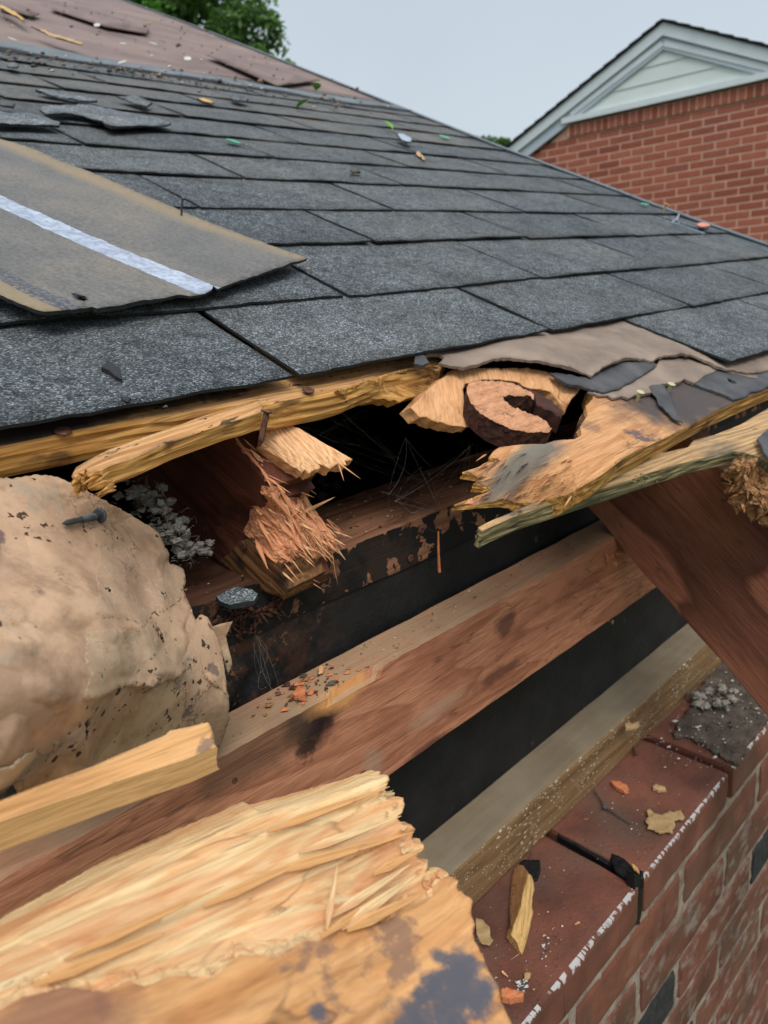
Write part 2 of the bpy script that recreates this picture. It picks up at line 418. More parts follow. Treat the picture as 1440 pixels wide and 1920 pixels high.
m_lean = wood('reddish_rafter', [(118, 68, 50), (142, 88, 66), (152, 98, 75), (130, 78, 58), (148, 94, 71)], gs=(9, 80, 80), fine=(40, 560, 560), ringmix=.08, rings=((1.7, 8), 9, .8, (66, 35, 29)), bump=.0012,
    stains=[(5, .56, .68, (76, 42, 34), (.5, 4.5, 1), .6)], specks=[(200, .035, (178, 140, 112))], rough=.72)
m_leantop = wood('rafter_top_edge', [(96, 72, 56), (136, 106, 86), (150, 120, 98), (110, 82, 64)], gs=(4, 60, 60))
m_plate = wood('plate_wood', [(92, 58, 42), (134, 92, 68), (152, 108, 82), (112, 74, 54)], gs=(4, 90, 90), bump=.0015, stains=[(10, .5, .68, (50, 32, 26), (1, 3, 1), .75)])
m_fg = wood('foreground_split', [(182, 122, 80), (208, 166, 112), (218, 188, 140), (204, 152, 102), (222, 198, 152), (192, 136, 94)], gs=(7, 60, 60), fine=(18, 420, 420), ringmix=.10, rings=((2.2, 16), 9, .45, (186, 112, 70)), bump=.0022, fray=.0014,
    stains=[(8, .60, .72, (190, 176, 140), (1, 4, 1), .7)])
m_stick = wood('small_board_top', [(182, 128, 76), (202, 152, 98), (210, 162, 110), (190, 138, 86)], gs=(6, 70, 70), ringmix=.2, bump=.0008, stains=[(34, .63, .67, (92, 80, 80), (1, 1.5, 1), .7)])
m_sticke = wood('small_board_side', [(176, 138, 86), (196, 158, 104), (204, 168, 116), (186, 148, 96)], gs=(4, 50, 50), ringmix=.15, bump=.0006)
m_shard = wood('pale_shard', [(168, 128, 72), (196, 156, 96), (206, 168, 112), (182, 142, 84)], gs=(6, 160, 160), bump=.001)
m_rot = wood('rotten_wood', [(70, 44, 28), (136, 92, 56), (176, 132, 88), (108, 72, 46)], gs=(60, 200, 200), bump=.003, fray=.002)
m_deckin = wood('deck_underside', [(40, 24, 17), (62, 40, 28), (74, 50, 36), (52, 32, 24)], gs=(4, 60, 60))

def shingle_mat(name, bright=1.0, dusty=.0, tint=(1, 1, 1)):
    b = NB(name, .93, .25)
    v = b.node('ShaderNodeTexVoronoi'); v.inputs['Scale'].default_value = 900; b.link(b.map((1, 1.15, 1)), v.inputs['Vector'])
    s = b.sep(v.outputs['Color'])['X']
    k = bright
    c = b.ramp(s, [(0, (.026 * k, .030 * k, .033 * k, 1)), (.35, (.055 * k, .064 * k, .070 * k, 1)), (.62, (.10 * k, .115 * k, .124 * k, 1)),
                   (.82, (.17 * k, .19 * k, .20 * k, 1)), (.95, (.27 * k, .29 * k, .30 * k, 1)), (1, (.40 * k, .42 * k, .43 * k, 1))])
    # patches where granules have worn off, and paler weathered patches
    w = b.noise(14, 6, ro=.65)
    c = b.mix(1, c, b.ramp(w, [(.3, (.62, .62, .64, 1)), (.5, (1, 1, 1, 1)), (.72, (1.3, 1.32, 1.34, 1))]), 'MULTIPLY')
    w2 = b.noise(85, 4, ro=.7)
    c = b.mix(1, c, b.ramp(w2, [(.34, (.55, .55, .56, 1)), (.5, (1, 1, 1, 1)), (.7, (1.22, 1.22, 1.22, 1))]), 'MULTIPLY')
    r = b.rnd()
    c = b.mix(1, c, b.ramp(r, [(0, (.86, .88, .9, 1)), (1, (1.12, 1.12, 1.12, 1))]), 'MULTIPLY')
    d = b.step(b.noise(5, 5), .42 - dusty * .2, .75)
    c = b.mix(b.math('MULTIPLY', d, .25 + dusty * .7), c, lin((118, 112, 104)))
    p = b.bump(v.outputs['Distance'], .0009, .9)
    b.bump(w2, .0012, .5, p)
    return b.col(c)
m_sh = shingle_mat('granule_shingle', .78)
m_shd = shingle_mat('dusty_granule_shingle', .8, .55)
m_scrap = shingle_mat('loose_granule_scrap', 1.5)
def simple(name, cols, sc=30, det=5, rough=.85, bump=.001, spec=.3, bsc=None, metal=0):
    b = NB(name, rough, spec); b.b.inputs['Metallic'].default_value = metal
    n = b.noise(sc, det, ro=.62)
    c = b.ramp(n, [(.3 + .4 * i / max(1, len(cols) - 1), lin(x)) for i, x in enumerate(cols)]) if len(cols) > 1 else lin(cols[0])
    if bump: b.bump(b.noise(bsc or sc * 4, 5), bump, .7)
    return b.col(c)
m_asph = simple('asphalt_core', [(26, 27, 28), (46, 48, 50)], 200, bump=.0008)
def backmat():
    b = NB('shingle_back', .7, .4)
    g = b.noise(9, 5); c = b.ramp(g, [(.3, lin((82, 81, 81))), (.5, lin((97, 95, 92))), (.72, lin((116, 108, 97)))])
    c = b.mix(.7, c, b.ramp(b.noise(330, 4), [(.36, (.62, .60, .58, 1)), (.62, (1.15, 1.15, 1.15, 1))]), 'MULTIPLY')
    c = b.mix(.5, c, b.ramp(b.noise(1, 4, b.map((60, 240, 60))), [(.3, (.7, .68, .66, 1)), (.65, (1.1, 1.1, 1.1, 1))]), 'MULTIPLY')
    y = b.sep()['Y']; yy = b.math('ADD', y, b.math('MULTIPLY', b.math('SUBTRACT', b.noise(34, 5), .5), .010))
    # rusty margins (object y runs across the strip)
    e = b.math('MAXIMUM', b.step(yy, .092, .114), b.step(yy, -.146, -.160))
    c = b.mix(b.math('MULTIPLY', e, .7), c, lin((136, 116, 84)))
    st = b.math('MULTIPLY', b.math('GREATER_THAN', yy, -.047), b.math('LESS_THAN', yy, -.021))
    wn = b.step(b.noise(240, 4), .56, .5)
    c = b.mix(b.math('MULTIPLY', st, b.math('ADD', b.math('MULTIPLY', wn, .35), .62)), c, b.ramp(b.noise(50, 4), [(.3, lin((128, 138, 158))), (.7, lin((172, 182, 198)))]))
    s2 = b.math('MULTIPLY', b.math('GREATER_THAN', yy, -.156), b.math('LESS_THAN', yy, -.141))
    c = b.mix(b.math('MULTIPLY', s2, b.step(b.noise(300, 4), .42, .55)), c, lin((58, 62, 74)))
    b.bump(b.noise(420, 4), .0006, .8)
    return b.col(c)
m_back = backmat()
m_felt = simple('brown_felt', [(100, 88, 78), (124, 108, 96), (142, 126, 112)], 16, rough=.85, bump=.0008, bsc=260)
m_feltd = simple('dark_felt', [(48, 48, 50), (66, 66, 68), (84, 82, 84)], 24, rough=.7, bump=.0006, bsc=300)
m_under = simple('brown_underlayment', [(92, 78, 74), (116, 99, 94), (132, 114, 106)], 3.2, rough=.9, bump=.004, bsc=18)
m_strip = simple('grey_felt_strip', [(84, 88, 92), (108, 114, 120)], 12, bump=.002)
def kraft():
    b = NB('kraft_paper', .85, .15)
    n = b.noise(9, 6, ro=.6)
    c = b.ramp(n, [(.3, lin((152, 122, 98))), (.5, lin((180, 148, 120))), (.7, lin((194, 166, 136)))])
    bl = b.step(b.noise(11, 7, b.map((1, 1, 1), loc=(3, 1, 0)), ro=.68), .535, .56)
    c = b.mix(b.math('MULTIPLY', bl, .30), c, lin((132, 108, 94)))
    bl2 = b.step(b.noise(17, 7, b.map((1, 1, 1), loc=(.4, 7, 2)), ro=.66), .60, .62)
    c = b.mix(b.math('MULTIPLY', bl2, .45), c, lin((150, 138, 122)))
    bl3 = b.step(b.noise(30, 6, b.map(loc=(5, 2, 8))), .66, .69)
    c = b.mix(b.math('MULTIPLY', bl3, .7), c, lin((70, 60, 66)))
    wv = b.node('ShaderNodeTexNoise'); wv.inputs['Scale'].default_value = 240; wv.inputs['Detail'].default_value = 4; b.link(b.obj, wv.inputs['Vector'])
    va = b.node('ShaderNodeVectorMath', operation='MULTIPLY_ADD'); b.link(wv.outputs['Color'], va.inputs[0]); va.inputs[1].default_value = (.009, .009, .009); b.link(b.obj, va.inputs[2])
    v = b.vor(150, out='Distance', src=va.outputs[0]); k = b.step(b.noise(20, 5, b.map(loc=(1, 4, 2))), .48, .60)
    m = b.math('LESS_THAN', v, b.math('MULTIPLY', k, .30))
    c = b.mix(b.math('MULTIPLY', m, .9), c, lin((38, 26, 20)))
    v3 = b.vor(60, out='Distance', src=b.map(rot=(0, .6, 0), sc=(1, 1, .45), src=va.outputs[0])); k3 = b.step(b.noise(13, 5, b.map(loc=(9, 4, 2))), .55, .66)
    c = b.mix(b.math('MULTIPLY', b.math('LESS_THAN', v3, b.math('MULTIPLY', k3, .24)), .9), c, lin((44, 30, 24)))
    r1 = b.math('ABSOLUTE', b.math('SUBTRACT', b.noise(14, 3, ro=.4), .5)); r2 = b.math('ABSOLUTE', b.math('SUBTRACT', b.noise(32, 3, b.map(loc=(2, 5, 1)), ro=.4), .5))
    p = b.bump(b.noise(110, 6), .0009, .7)
    p = b.bump(b.noise(420, 4), .0004, .6, p)
    c = b.mix(1, c, b.ramp(b.noise(48, 6, b.map(loc=(2, 2, 9)), ro=.7), [(.34, (.74, .70, .66, 1)), (.5, (1, 1, 1, 1)), (.68, (1.1, 1.1, 1.08, 1))]), 'MULTIPLY')
    cn = b.noise(19, 7, b.map(loc=(6, 6, 2)), ro=.7); te = b.step(b.math('ABSOLUTE', b.math('SUBTRACT', cn, .56)), .007, .002)
    c = b.mix(b.math('MULTIPLY', b.math('MULTIPLY', te, b.step(b.noise(9, 3, b.map(loc=(1, 8, 3))), .5, .56)), .85), c, lin((58, 42, 32)))
    return b.col(c)
m_kraft = kraft()
def feltblack():
    b = NB('black_sheathing', .7, .35)
    c = b.ramp(b.noise(30, 6), [(.3, lin((13, 13, 14))), (.7, lin((30, 30, 30)))])
    x = b.sep()
    lf = b.step(x['X'], .34, .24)
    st = b.math('MULTIPLY', b.step(b.noise(45, 6, ro=.7), .46, .6), lf)
    c = b.mix(b.math('MULTIPLY', st, .9), c, lin((74, 46, 30)))
    st2 = b.math('MULTIPLY', b.step(b.noise(120, 6, ro=.75), .60, .66), lf)
    c = b.mix(b.math('MULTIPLY', st2, .8), c, lin((138, 92, 52)))
    up = b.math('MULTIPLY', b.step(b.math('ADD', x['Z'], b.math('MULTIPLY', b.noise(30, 4), .03)), -.215, -.190), b.step(b.noise(14, 4), .35, .6))
    c = b.mix(b.math('MULTIPLY', up, .7), c, lin((72, 48, 36)))
    mo = b.step(b.noise(28, 7, b.map(loc=(2, 1, 1)), ro=.75), .655, .70)
    c = b.mix(b.math('MULTIPLY', mo, .45), c, lin((104, 112, 104)))
    v = b.math('LESS_THAN', b.vor(330, out='Distance'), .07)
    c = b.mix(v, c, lin((96, 92, 84)))
    b.bump(b.noise(160, 6), .0015, .8)
    return b.col(c)
m_black = feltblack()
m_rust = simple('rusty_nail', [(48, 30, 24), (92, 58, 44), (120, 84, 66)], 300, rough=.6, bump=.0004, spec=.5, metal=.35)
m_steel = simple('grey_nail', [(62, 66, 70), (98, 104, 108)], 200, rough=.45, bump=.0002, spec=.5, metal=.6)
m_brass = simple('galvanised_head', [(176, 168, 128), (208, 200, 160)], 200, rough=.4, bump=.0002, metal=.5)
def brickmat():
    b = NB('near_brick', .75, .35)
    r = b.rnd()
    geo = b.node('ShaderNodeNewGeometry').outputs['Position']
    c = b.ramp(b.noise(16, 6, geo), [(.3, lin((88, 54, 43))), (.5, lin((114, 70, 55))), (.7, lin((134, 84, 66)))])
    c = b.mix(.6, c, b.ramp(r, [(0, (.72, .70, .70, 1)), (.6, (1, 1, 1, 1)), (1, (1.15, 1.1, 1.05, 1))]), 'MULTIPLY')
    dirt = b.step(b.noise(11, 6, b.map(loc=(1, 2, 0), src=geo)), .48, .68)
    c = b.mix(b.math('MULTIPLY', dirt, .7), c, lin((92, 74, 63)))
    gr = b.noise(1, 4, b.map((300, 300, 14), src=geo))
    c = b.mix(b.step(gr, .62, .72), c, b.mix(.6, c, BLK))
    x = b.sep(geo)
    face = b.math('LESS_THAN', x['Y'], .2622)
    sm = b.math('MULTIPLY', b.math('MULTIPLY', b.step(b.noise(34, 6, b.map((1, 1, 1.6), src=geo)), .52, .66), face), b.step(x['Z'], -.62, -.70))
    c = b.mix(b.math('MULTIPLY', sm, .6), c, lin((150, 138, 126)))
    # run of white paint along the upper outer arris, broken where it has flaked
    pz = b.math('ADD', x['Z'], b.math('MULTIPLY', b.math('SUBTRACT', b.noise(1, 5, b.map((260, 60, 60), src=geo)), .5), .022))
    m = b.math('MULTIPLY', b.math('LESS_THAN', x['Y'], .2638), b.math('GREATER_THAN', pz, -.5619))
    m = b.math('MULTIPLY', m, b.step(b.noise(1, 4, b.map((90, 30, 30), src=geo)), .42, .48))
    c = b.mix(b.math('MULTIPLY', m, .85), c, lin((192, 190, 188)))
    p = b.bump(gr, .0012, .7)
    b.bump(b.noise(220, 5, geo), .0006, .7, p)
    return b.col(c)
m_brick = brickmat()
m_brickd = simple('burnt_brick', [(30, 31, 32), (48, 48, 48), (62, 60, 58)], 90, bump=.0012)
m_mortar = simple('mortar', [(104, 84, 72), (140, 124, 110), (164, 152, 138)], 40, bump=.002, bsc=260)
m_tar = simple('tar', [(12, 13, 15), (26, 27, 30)], 200, rough=.5, bump=.0012)
m_insul = simple('loose_insulation', [(92, 88, 80), (136, 130, 120), (160, 154, 144)], 60, bump=.003, bsc=240)
m_insd = simple('shade_dark_insulation', [(20, 15, 12), (36, 27, 22), (58, 46, 38)], 30, bump=.006, bsc=60)  # insulation with the darkness inside the attic put into its colour
m_soot = simple('grey_wall_dirt', [(62, 52, 45), (80, 70, 60), (96, 88, 78)], 60, bump=.003)
m_leaf = simple('dry_leaf', [(150, 122, 84), (176, 148, 106)], 90, bump=.0006)
m_web = simple('spider_silk', [(150, 150, 150)], bump=0)
m_chipo = simple('orange_chip', [(184, 104, 66), (204, 130, 88)], 120)
m_chipp = simple('pale_chip', [(168, 132, 90), (190, 156, 114)], 120)
m_crumb = simple('white_grit', [(170, 168, 160), (210, 208, 200)], 120)
m_green = simple('green_plastic', [(58, 150, 112), (84, 190, 146)], 90, rough=.4, bump=0)
m_gleaf = simple('fresh_leaf', [(90, 150, 50), (120, 176, 70)], 60)
m_coral = simple('coral_plastic', [(190, 110, 94), (206, 130, 112)], 60, rough=.5, bump=0)
m_bluew = simple('pale_plastic', [(120, 132, 148), (156, 168, 182)], 60, rough=.4, bump=0)
m_tan = simple('tan_nail', [(158, 128, 90), (184, 152, 112)], 60, rough=.5, bump=0)
# ------------------------------------------------------------------ ground
def big(name, z, mat):
    n = 24; V = [(x * 40 - 480, y * 40 - 480, z + (0 if abs(x - 12) < 3 else .0)) for y in range(n + 1) for x in range(n + 1)]
    Fc = [(y * (n + 1) + x, y * (n + 1) + x + 1, (y + 1) * (n + 1) + x + 1, (y + 1) * (n + 1) + x) for y in range(n) for x in range(n)]
    return mesh_obj(name, V, Fc, mat)
m_lawn = simple('lawn', [(58, 66, 36), (78, 88, 46), (92, 96, 58)], .8, bump=.02, bsc=20)
tag(big('ground', -2.9, m_lawn), 'green lawn around the two houses', kind='structure')
# ------------------------------------------------------------------ the roof
roof = thing('roof', roofP(0, .45, -.03), 'dark grey shingled roof with its broken eave and exposed plank deck', 'roof')
def rake(v):
    T = [(.0, 1.60), (.51, 1.595), (.757, 1.605), (.99, 1.65), (1.24, 1.685), (1.78, 1.82), (2.79, 2.07), (3.88, 2.33), (6.2, 2.75)]
    for (a, ua), (b_, ub) in zip(T, T[1:]):
        if v <= b_: return ua + (ub - ua) * max(0, (v - a)) / (b_ - a)
    return T[-1][1]
MR = frame(roofP(0, 0, 0), EX, NR)
def shingle(u0, u1, v0, v1n, seed, mat, lift=0.0, tail=.13, cut=None):
    expo = v1n - v0
    nx = 30; ny = 6; th = .0021
    rg = random.Random(seed); V = []; Fc = []
    c0, c1 = rg.uniform(-.0010, .0014), rg.uniform(-.0010, .0014)
    for lay in (0, 1):
        for j in range(ny + 1):
            f = (j / ny) ** 1.5; v = v0 + (expo + tail) * f
            ur = min(u1, rake(v))
            for i in range(nx + 1):
                g = i / nx; u = u0 + (ur - u0) * g
                vv = v; uu = u
                if j == 0: vv += .0016 * noise.noise(Vector((u * 60, seed, 0))) + .0014 * noise.noise(Vector((u * 300, seed, 5))) + .004 * noise.noise(Vector((u * 3, seed, 9)))
                if i in (0, nx): uu += .0010 * noise.noise(Vector((v * 200, seed, g * 3)))
                w = -(v - v0) * .026 + (c0 * (1 - g) + c1 * g) * max(0, 1 - f * 3) + .0013 * noise.noise(Vector((u * 9, v * 9, seed)))
                w += .0012 * noise.noise(Vector((u * 30, v * 30, seed * 2.3))) * (1 - f) + lift * max(0, 1 - f * 2)
                V.append((uu, vv, w - th * lay))
    n = (nx + 1) * (ny + 1)
    for j in range(ny):
        for i in range(nx):
            a = j * (nx + 1) + i
            Fc.append((a, a + 1, a + nx + 2, a + nx + 1)); Fc.append((n + a, n + a + nx + 1, n + a + nx + 2, n + a + 1))
    for i in range(nx):
        Fc.append((i, n + i, n + i + 1, i + 1))
    for j in range(ny):
        a = j * (nx + 1); Fc.append((a, a + nx + 1, n + a + nx + 1, n + a)); a += nx; Fc.append((a, n + a, n + a + nx + 1, a + nx + 1))
    mi = [0] * (2 * nx * ny) + [1] * (len(Fc) - 2 * nx * ny)
    o = mesh_obj('shingle', V, Fc, [mat, m_asph], MR, roof, midx=mi, world=False)
    o.data.polygons.foreach_set('use_smooth', [True] * (2 * nx * ny) + [False] * (len(Fc) - 2 * nx * ny))
    return o
VB = [.220, .338, .457, .592, .717, .853, .983, 1.112, 1.257, 1.400, 1.530, 1.66, 1.79, 1.90]
OFF = [.735, .292, .140, .296, .150, .30, .145, .295, .15, .30, .14, .30, .15]
sd_ = 1
for r_ in range(13):
    ph = OFF[r_]; k = -4
    while True:
        a = ph + k * .300; b_ = a + .300; k += 1
        if a < -.62: continue
        if r_ == 0 and a < .70: continue
        if a > rake(VB[r_]) - .02: break
        gp = random.uniform(.0015, .0034)
        if r_ == 1 and abs(a - .292) < .01: gp = .0045
        sd_ += 1
        shingle(a + gp, b_ - gp, VB[r_], VB[r_ + 1], sd_, m_shd if r_ > 7 else m_sh, tail=.10 if r_ == 0 else .125)
# deck planks hidden by the shingles
for k in range(14):
    v0 = .47 + k * .42; v1 = v0 + .416
    V, Fc = box_vf(-1.6, rake(v0) - .01, v0, v1, -.036, -.0165, 6, 1, 1)
    o = mesh_obj('deck_board', [MR @ p for p in V], Fc, m_deckin, MR, roof)
# the far slope beyond the ridge
V, Fc = box_vf(-1.6, 2.9, 0, 6, -.02, 0, 1, 1, 1)
Mf = frame(roofP(0, 6.35, -.02), EX, Vector((0, math.sin(PITCH), math.cos(PITCH))))
mesh_obj('rear_slope', [Mf @ Vector(p) for p in V], Fc, m_under, Mf, roof)
# brown underlayment on the upper roof
def usheet(x, y): return roofP(x, y, 0)
uo = [(-1.6, 1.93), (.5, 1.90), (.8, 1.915), (1.1, 1.90), (1.35, 1.96), (1.6, 1.93), (rake(1.93), 1.93)] + [(rake(v), v) for v in (2.4, 3, 4, 5, 6.3)] + [(-1.6, 6.3)]
relief('underlayment', uo, usheet, NR * -.003, m_under, sp=.05, parent=roof, M=MR,
       disp=lambda l, x, y: -.009 + min(1, (y - 1.88) * 1.0 if y > 1.88 else 0) * 0 + .006 * N(l, 3) * min(1, (y - 1.8) * 3) + .005 * N((l[0] * .5, l[1] * 3, 0), 2, 3) + .003 * N(l, 12, 5), layers=1)
st = [(-.4, 1.80), (.6, 1.79), (1.1, 1.77), (1.5, 1.72), (rake(1.75), 1.74), (rake(1.8), 1.82), (1.45, 1.80), (1.1, 1.86), (.6, 1.93), (-.4, 1.93)]
relief('underlayment_strip', st, usheet, NR * -.002, m_strip, sp=.03, parent=roof, M=MR, disp=lambda l, x, y: .004 + .004 * N(l, 8), layers=1)
# loose sheets of underlayment lifted on the upper slope
for pts in ([(100, 10), (180, 22), (280, 50), (275, 62), (200, 50), (95, 16)], [(385, 102), (440, 108), (600, 150), (520, 160), (450, 130)], [(0, 5), (40, 12), (75, 26), (60, 30), (0, 14)]):
    relief('underlayment_flap', pts, planar('h', .190), NR * -.002, m_under, sp=12, parent=roof, M=MR, layers=1, disp=lambda l, x, y: .004 * N(l, 10))
# drip edge along the rake and rake board under it
bg_ = Bag()
vs = [.2 + .12 * i for i in range(52)]
for a, b_ in zip(vs, vs[1:]):
    ua, ub = rake(a), rake(b_)
    q = [MR @ Vector(p) for p in ((ua - .016, a, .0030), (ua + .008, a, .0030), (ub + .008, b_, .0030), (ub - .016, b_, .0030),
                                  (ua - .016, a, .0010), (ua + .008, a, -.03), (ub + .008, b_, -.03), (ub - .016, b_, .0010))]
    bg_.add((q, [(0, 1, 2, 3), (1, 5, 6, 2), (7, 6, 5, 4), (0, 3, 7, 4)]))
m_drip = simple('drip_edge_metal', [(52, 58, 62), (96, 104, 110), (60, 64, 68)], 30, rough=.6, bump=.001)
bg_.obj('drip_edge', m_drip, MR, roof)
bg_ = Bag()
for a, b_ in zip(vs, vs[1:]):
    ua, ub = rake(a), rake(b_)
    q = [MR @ Vector(p) for p in ((ua - .02, a, -.017), (ua + .008, a, -.017), (ub + .008, b_, -.017), (ub - .02, b_, -.017),
                                  (ua - .02, a, -.16), (ua + .008, a, -.16), (ub + .008, b_, -.16), (ub - .02, b_, -.16))]
    bg_.add((q, [(0, 1, 2, 3), (1, 5, 6, 2), (7, 6, 5, 4), (0, 3, 7, 4)]))
m_white = simple('white_trim', [(196, 206, 210), (208, 216, 218)], 6, rough=.5, bump=.0008)
bg_.obj('rake_board', m_white, MR, roof)
# exposed left eave plank with its split outer edge
HD = .2125
MG = frame(on(400, 780, 'h', HD), (EX + SL * .02), NR)
m_plank = wood('weathered_plank', AGED, rings=((2, 22), 9, .45, (140, 88, 50)), stains=[(9, .50, .62, (62, 52, 48), (1, 2.5, 1), .85), (30, .60, .66, (30, 27, 26), (1, 3, 1), .9)], specks=[(260, .34, (30, 25, 22)), (420, .3, (40, 32, 27))],
    spots=[(tuple(MG.inverted() @ on(x_, y_, 'h', HD)), r_, (52, 40, 34), .85, (2.6, .6, 3)) for x_, y_, r_ in ((20, 812, .016), (120, 792, .014), (230, 765, .014), (330, 752, .012), (60, 815, .010), (420, 742, .008))] + [(tuple(MG.inverted() @ on(118, 822, 'h', HD)), .004, (34, 26, 22), .9, (1, 1.6, 3))])
outA = [(-160, 868), (-60, 850), (0, 836), (60, 824), (115, 813), (150, 805), (260, 787), (370, 771), (440, 762), (486, 762), (514, 759), (575, 743), (642, 729), (698, 710), (745, 697), (790, 688), (806, 684), (826, 690),
        (834, 676), (812, 660), (790, 648), (772, 640), (560, 640), (300, 680), (0, 740), (-160, 775)]
def wav(l): return .0016 * N((l[0] * 1, l[1] * 5, 0), 12) + .0005 * N((l[0] * 20, l[1] * 200, 0), 1, 4)
relief('deck_plank', outA, planar('h', HD), NR * -.019 + Vector((0, -.002, 0)), [m_plank, m_planke], sp=7, parent=roof, M=MG, layers=7,
       disp=lambda l, x, y: wav(l) - (.004 if x > 700 else 0) * min(1, (x - 700) / 60) * max(0, 1 - abs(y - 700) / 60),
       rag=lambda l, x, y: (0, .0022 * N((l[0] * .12, l[1], l[2] * 2.6), 160, 2) - .0012, 0), under=lambda l, x, y: .003 * N((l[0] * .3, l[1], 0), 60))
# torn tongue at the right end of that plank
tg = tps([(640, 735, on(640, 735, 'h', .214)), (700, 712, on(700, 712, 'h', .214)), (780, 690, on(780, 690, 'h', .214)), (820, 690, on(820, 690, 'h', .215)), (687, 752, on(687, 752, 'h', .231)), (745, 755, on(745, 755, 'h', .231)),
          (800, 735, on(800, 735, 'h', .231)), (817, 702, on(817, 702, 'h', .225)), (760, 720, on(760, 720, 'h', .226))])
relief('torn_tongue', [(630, 733), (660, 724), (698, 710), (735, 698), (790, 686), (818, 690), (816, 700), (808, 722), (792, 741), (776, 745), (757, 750), (747, 756), (737, 751), (728, 753), (716, 749), (700, 752), (685, 752), (650, 758)],
       tg, Vector((0, .012, -.004)), [m_planke, m_planke], sp=5, parent=roof, M=frame(on(740, 730, 'h', .225), EX + SL * -.5 + NR * -.15, NR), layers=2,
       disp=lambda l, x, y: .0022 * N((l[0] * .3, l[1] * 1.6, l[2]), 130) + .0018)
# long sliver hanging off the plank at the nail
sl_ = tps([(143, 876, on(143, 876, 'h', .209)), (163, 864, on(163, 864, 'h', .2085)), (292, 812, on(292, 812, 'h', .209)), (484, 749, on(484, 749, 'h', .211)), (489, 770, on(489, 770, 'h', .2105)), (321, 829, on(321, 829, 'h', .208)), (166, 884, on(166, 884, 'h', .2075))])
Msl = frame(on(300, 830, 'h', .209), on(484, 760, 'h', .2105) - on(150, 876, 'h', .208), NR)
sliver = thing('wood_sliver', on(320, 830, 'h', .214), 'long honey-coloured wood sliver split off the eave plank and hanging at the bent nail', 'wood sliver')
relief('split_sliver', [(134, 893), (143, 876), (163, 864), (204, 842), (292, 812), (360, 788), (420, 768), (460, 755), (484, 749), (492, 760), (490, 774), (455, 786), (420, 795), (370, 812), (321, 829), (248, 861), (205, 874), (190, 882), (168, 885), (160, 879), (156, 889), (147, 886), (144, 895)],
       sl_, Vector((0, .003, -.0100)), [m_plank, m_planke], sp=5, parent=sliver, M=Msl, layers=6, disp=lambda l, x, y: .0006 * N((l[0] * .2, l[1], 0), 200),
       rag=lambda l, x, y: ((.003 * N((l[1] * 3, l[2] * 4, l[0]), 160) if x < 200 else 0), .0012 * N((l[0] * .1, l[1], l[2] * 3), 200, 2), 0))
bgs = Bag()
for k in range(26):
    x = random.uniform(136, 196); y = 893 + (x - 136) * .35 + random.uniform(-14, 18)
    P = on(x, y, 'h', .2105 + random.uniform(0, .006)); ax = (Msl.col[0].xyz * -1 + Vector((random.uniform(-.2, .2), random.uniform(-.2, .2), random.uniform(-.3, .1))))
    bgs.add(splinter_vf(P - ax.normalized() * .008, ax, random.uniform(.008, .014), random.uniform(.001, .0025), random.uniform(.0008, .0016), NR))
tag(bgs.obj('frayed_end', m_planke, Msl, sliver), kind='stuff')
# right eave plank with the splintered point and the knot hole
outD = [(1112, 748), (1098, 762), (1102, 778), (1088, 800), (1090, 815), (1078, 823), (1040, 826), (1020, 833), (978, 834), (936, 838), (925, 846), (916, 858), (940, 864), (916, 868), (890, 878), (866, 886), (892, 890), (912, 898), (897, 905), (886, 911), (905, 913),
        (922, 913), (905, 920), (908, 924), (880, 934), (851, 947), (880, 943), (915, 941), (960, 938), (968, 942), (1000, 943), (1042, 932), (1060, 930), (1088, 915), (1130, 890), (1167, 861), (1212, 838), (1260, 815), (1302, 792), (1345, 770), (1390, 750), (1440, 729), (1500, 705),
        (1500, 640), (1300, 640), (1180, 655), (1120, 690), (1105, 725)]
tD = tps([(x, y, on(x, y, 'h', h)) for x, y, h in ((851, 947, .230), (866, 886, .221), (886, 911, .225), (936, 838, .217), (960, 938, .232), (1042, 932, .231), (1088, 915, .221), (1000, 880, .216), (1080, 860, .213), (1167, 861, .213), (1260, 815, .2125), (1440, 729, .2125), (1110, 748, .2125), (1200, 760, .2125), (1300, 660, .2125), (1500, 660, .2125), (1150, 680, .2125), (1100, 800, .2125))])
MD = frame(on(1150, 800, 'h', HD), EX + SL * .06, NR)
def dD(l, x, y):
    k = max(0, min(1, (1120 - x) / 160)) * max(0, min(1, (y - 830) / 30))
    return .0008 * N((l[0] * .5, l[1], 0), 25) + k * (.0030 * N((l[0] * .10, l[1], 0), 150, 3) + .0012 * N((l[0] * .2, l[1], 0), 420, 1)) + .0003 * N((l[0] * .1, l[1], 0), 600)
m_plankD = wood('splintered_plank', [(162, 112, 70), (190, 138, 90), (198, 148, 102), (180, 128, 82), (200, 156, 110)], gs=(9, 90, 90), ringmix=.1, rings=((3, 26), 10, .5, (158, 98, 56)), bump=.0016, fray=.0010,
    stains=[(14, .60, .64, (70, 66, 72), (1, 1.5, 1), .85)],
    spots=[(tuple(MD.inverted() @ on(1275, 745, 'h', HD)), .062, (64, 58, 58), .95, (1.5, .62, 2)), (tuple(MD.inverted() @ on(1380, 730, 'h', HD)), .10, (70, 64, 62), .85, (1.3, .6, 2)),
           (tuple(MD.inverted() @ on(980, 880, 'h', .219)), .024, (84, 88, 84), .85, (2.0, .4, 3)), (tuple(MD.inverted() @ on(1000, 846, 'h', .216)), .018, (104, 102, 90), .75, (2.0, .35, 3)),
           (tuple(MD.inverted() @ on(1110, 800, 'h', HD)), .008, (90, 74, 66), .5, (1, 1, 1)), (tuple(MD.inverted() @ on(875, 944, 'h', .229)), .006, (226, 150, 104), .8, (2, .8, 1))],
    specks=[(300, .12, (50, 40, 36))])
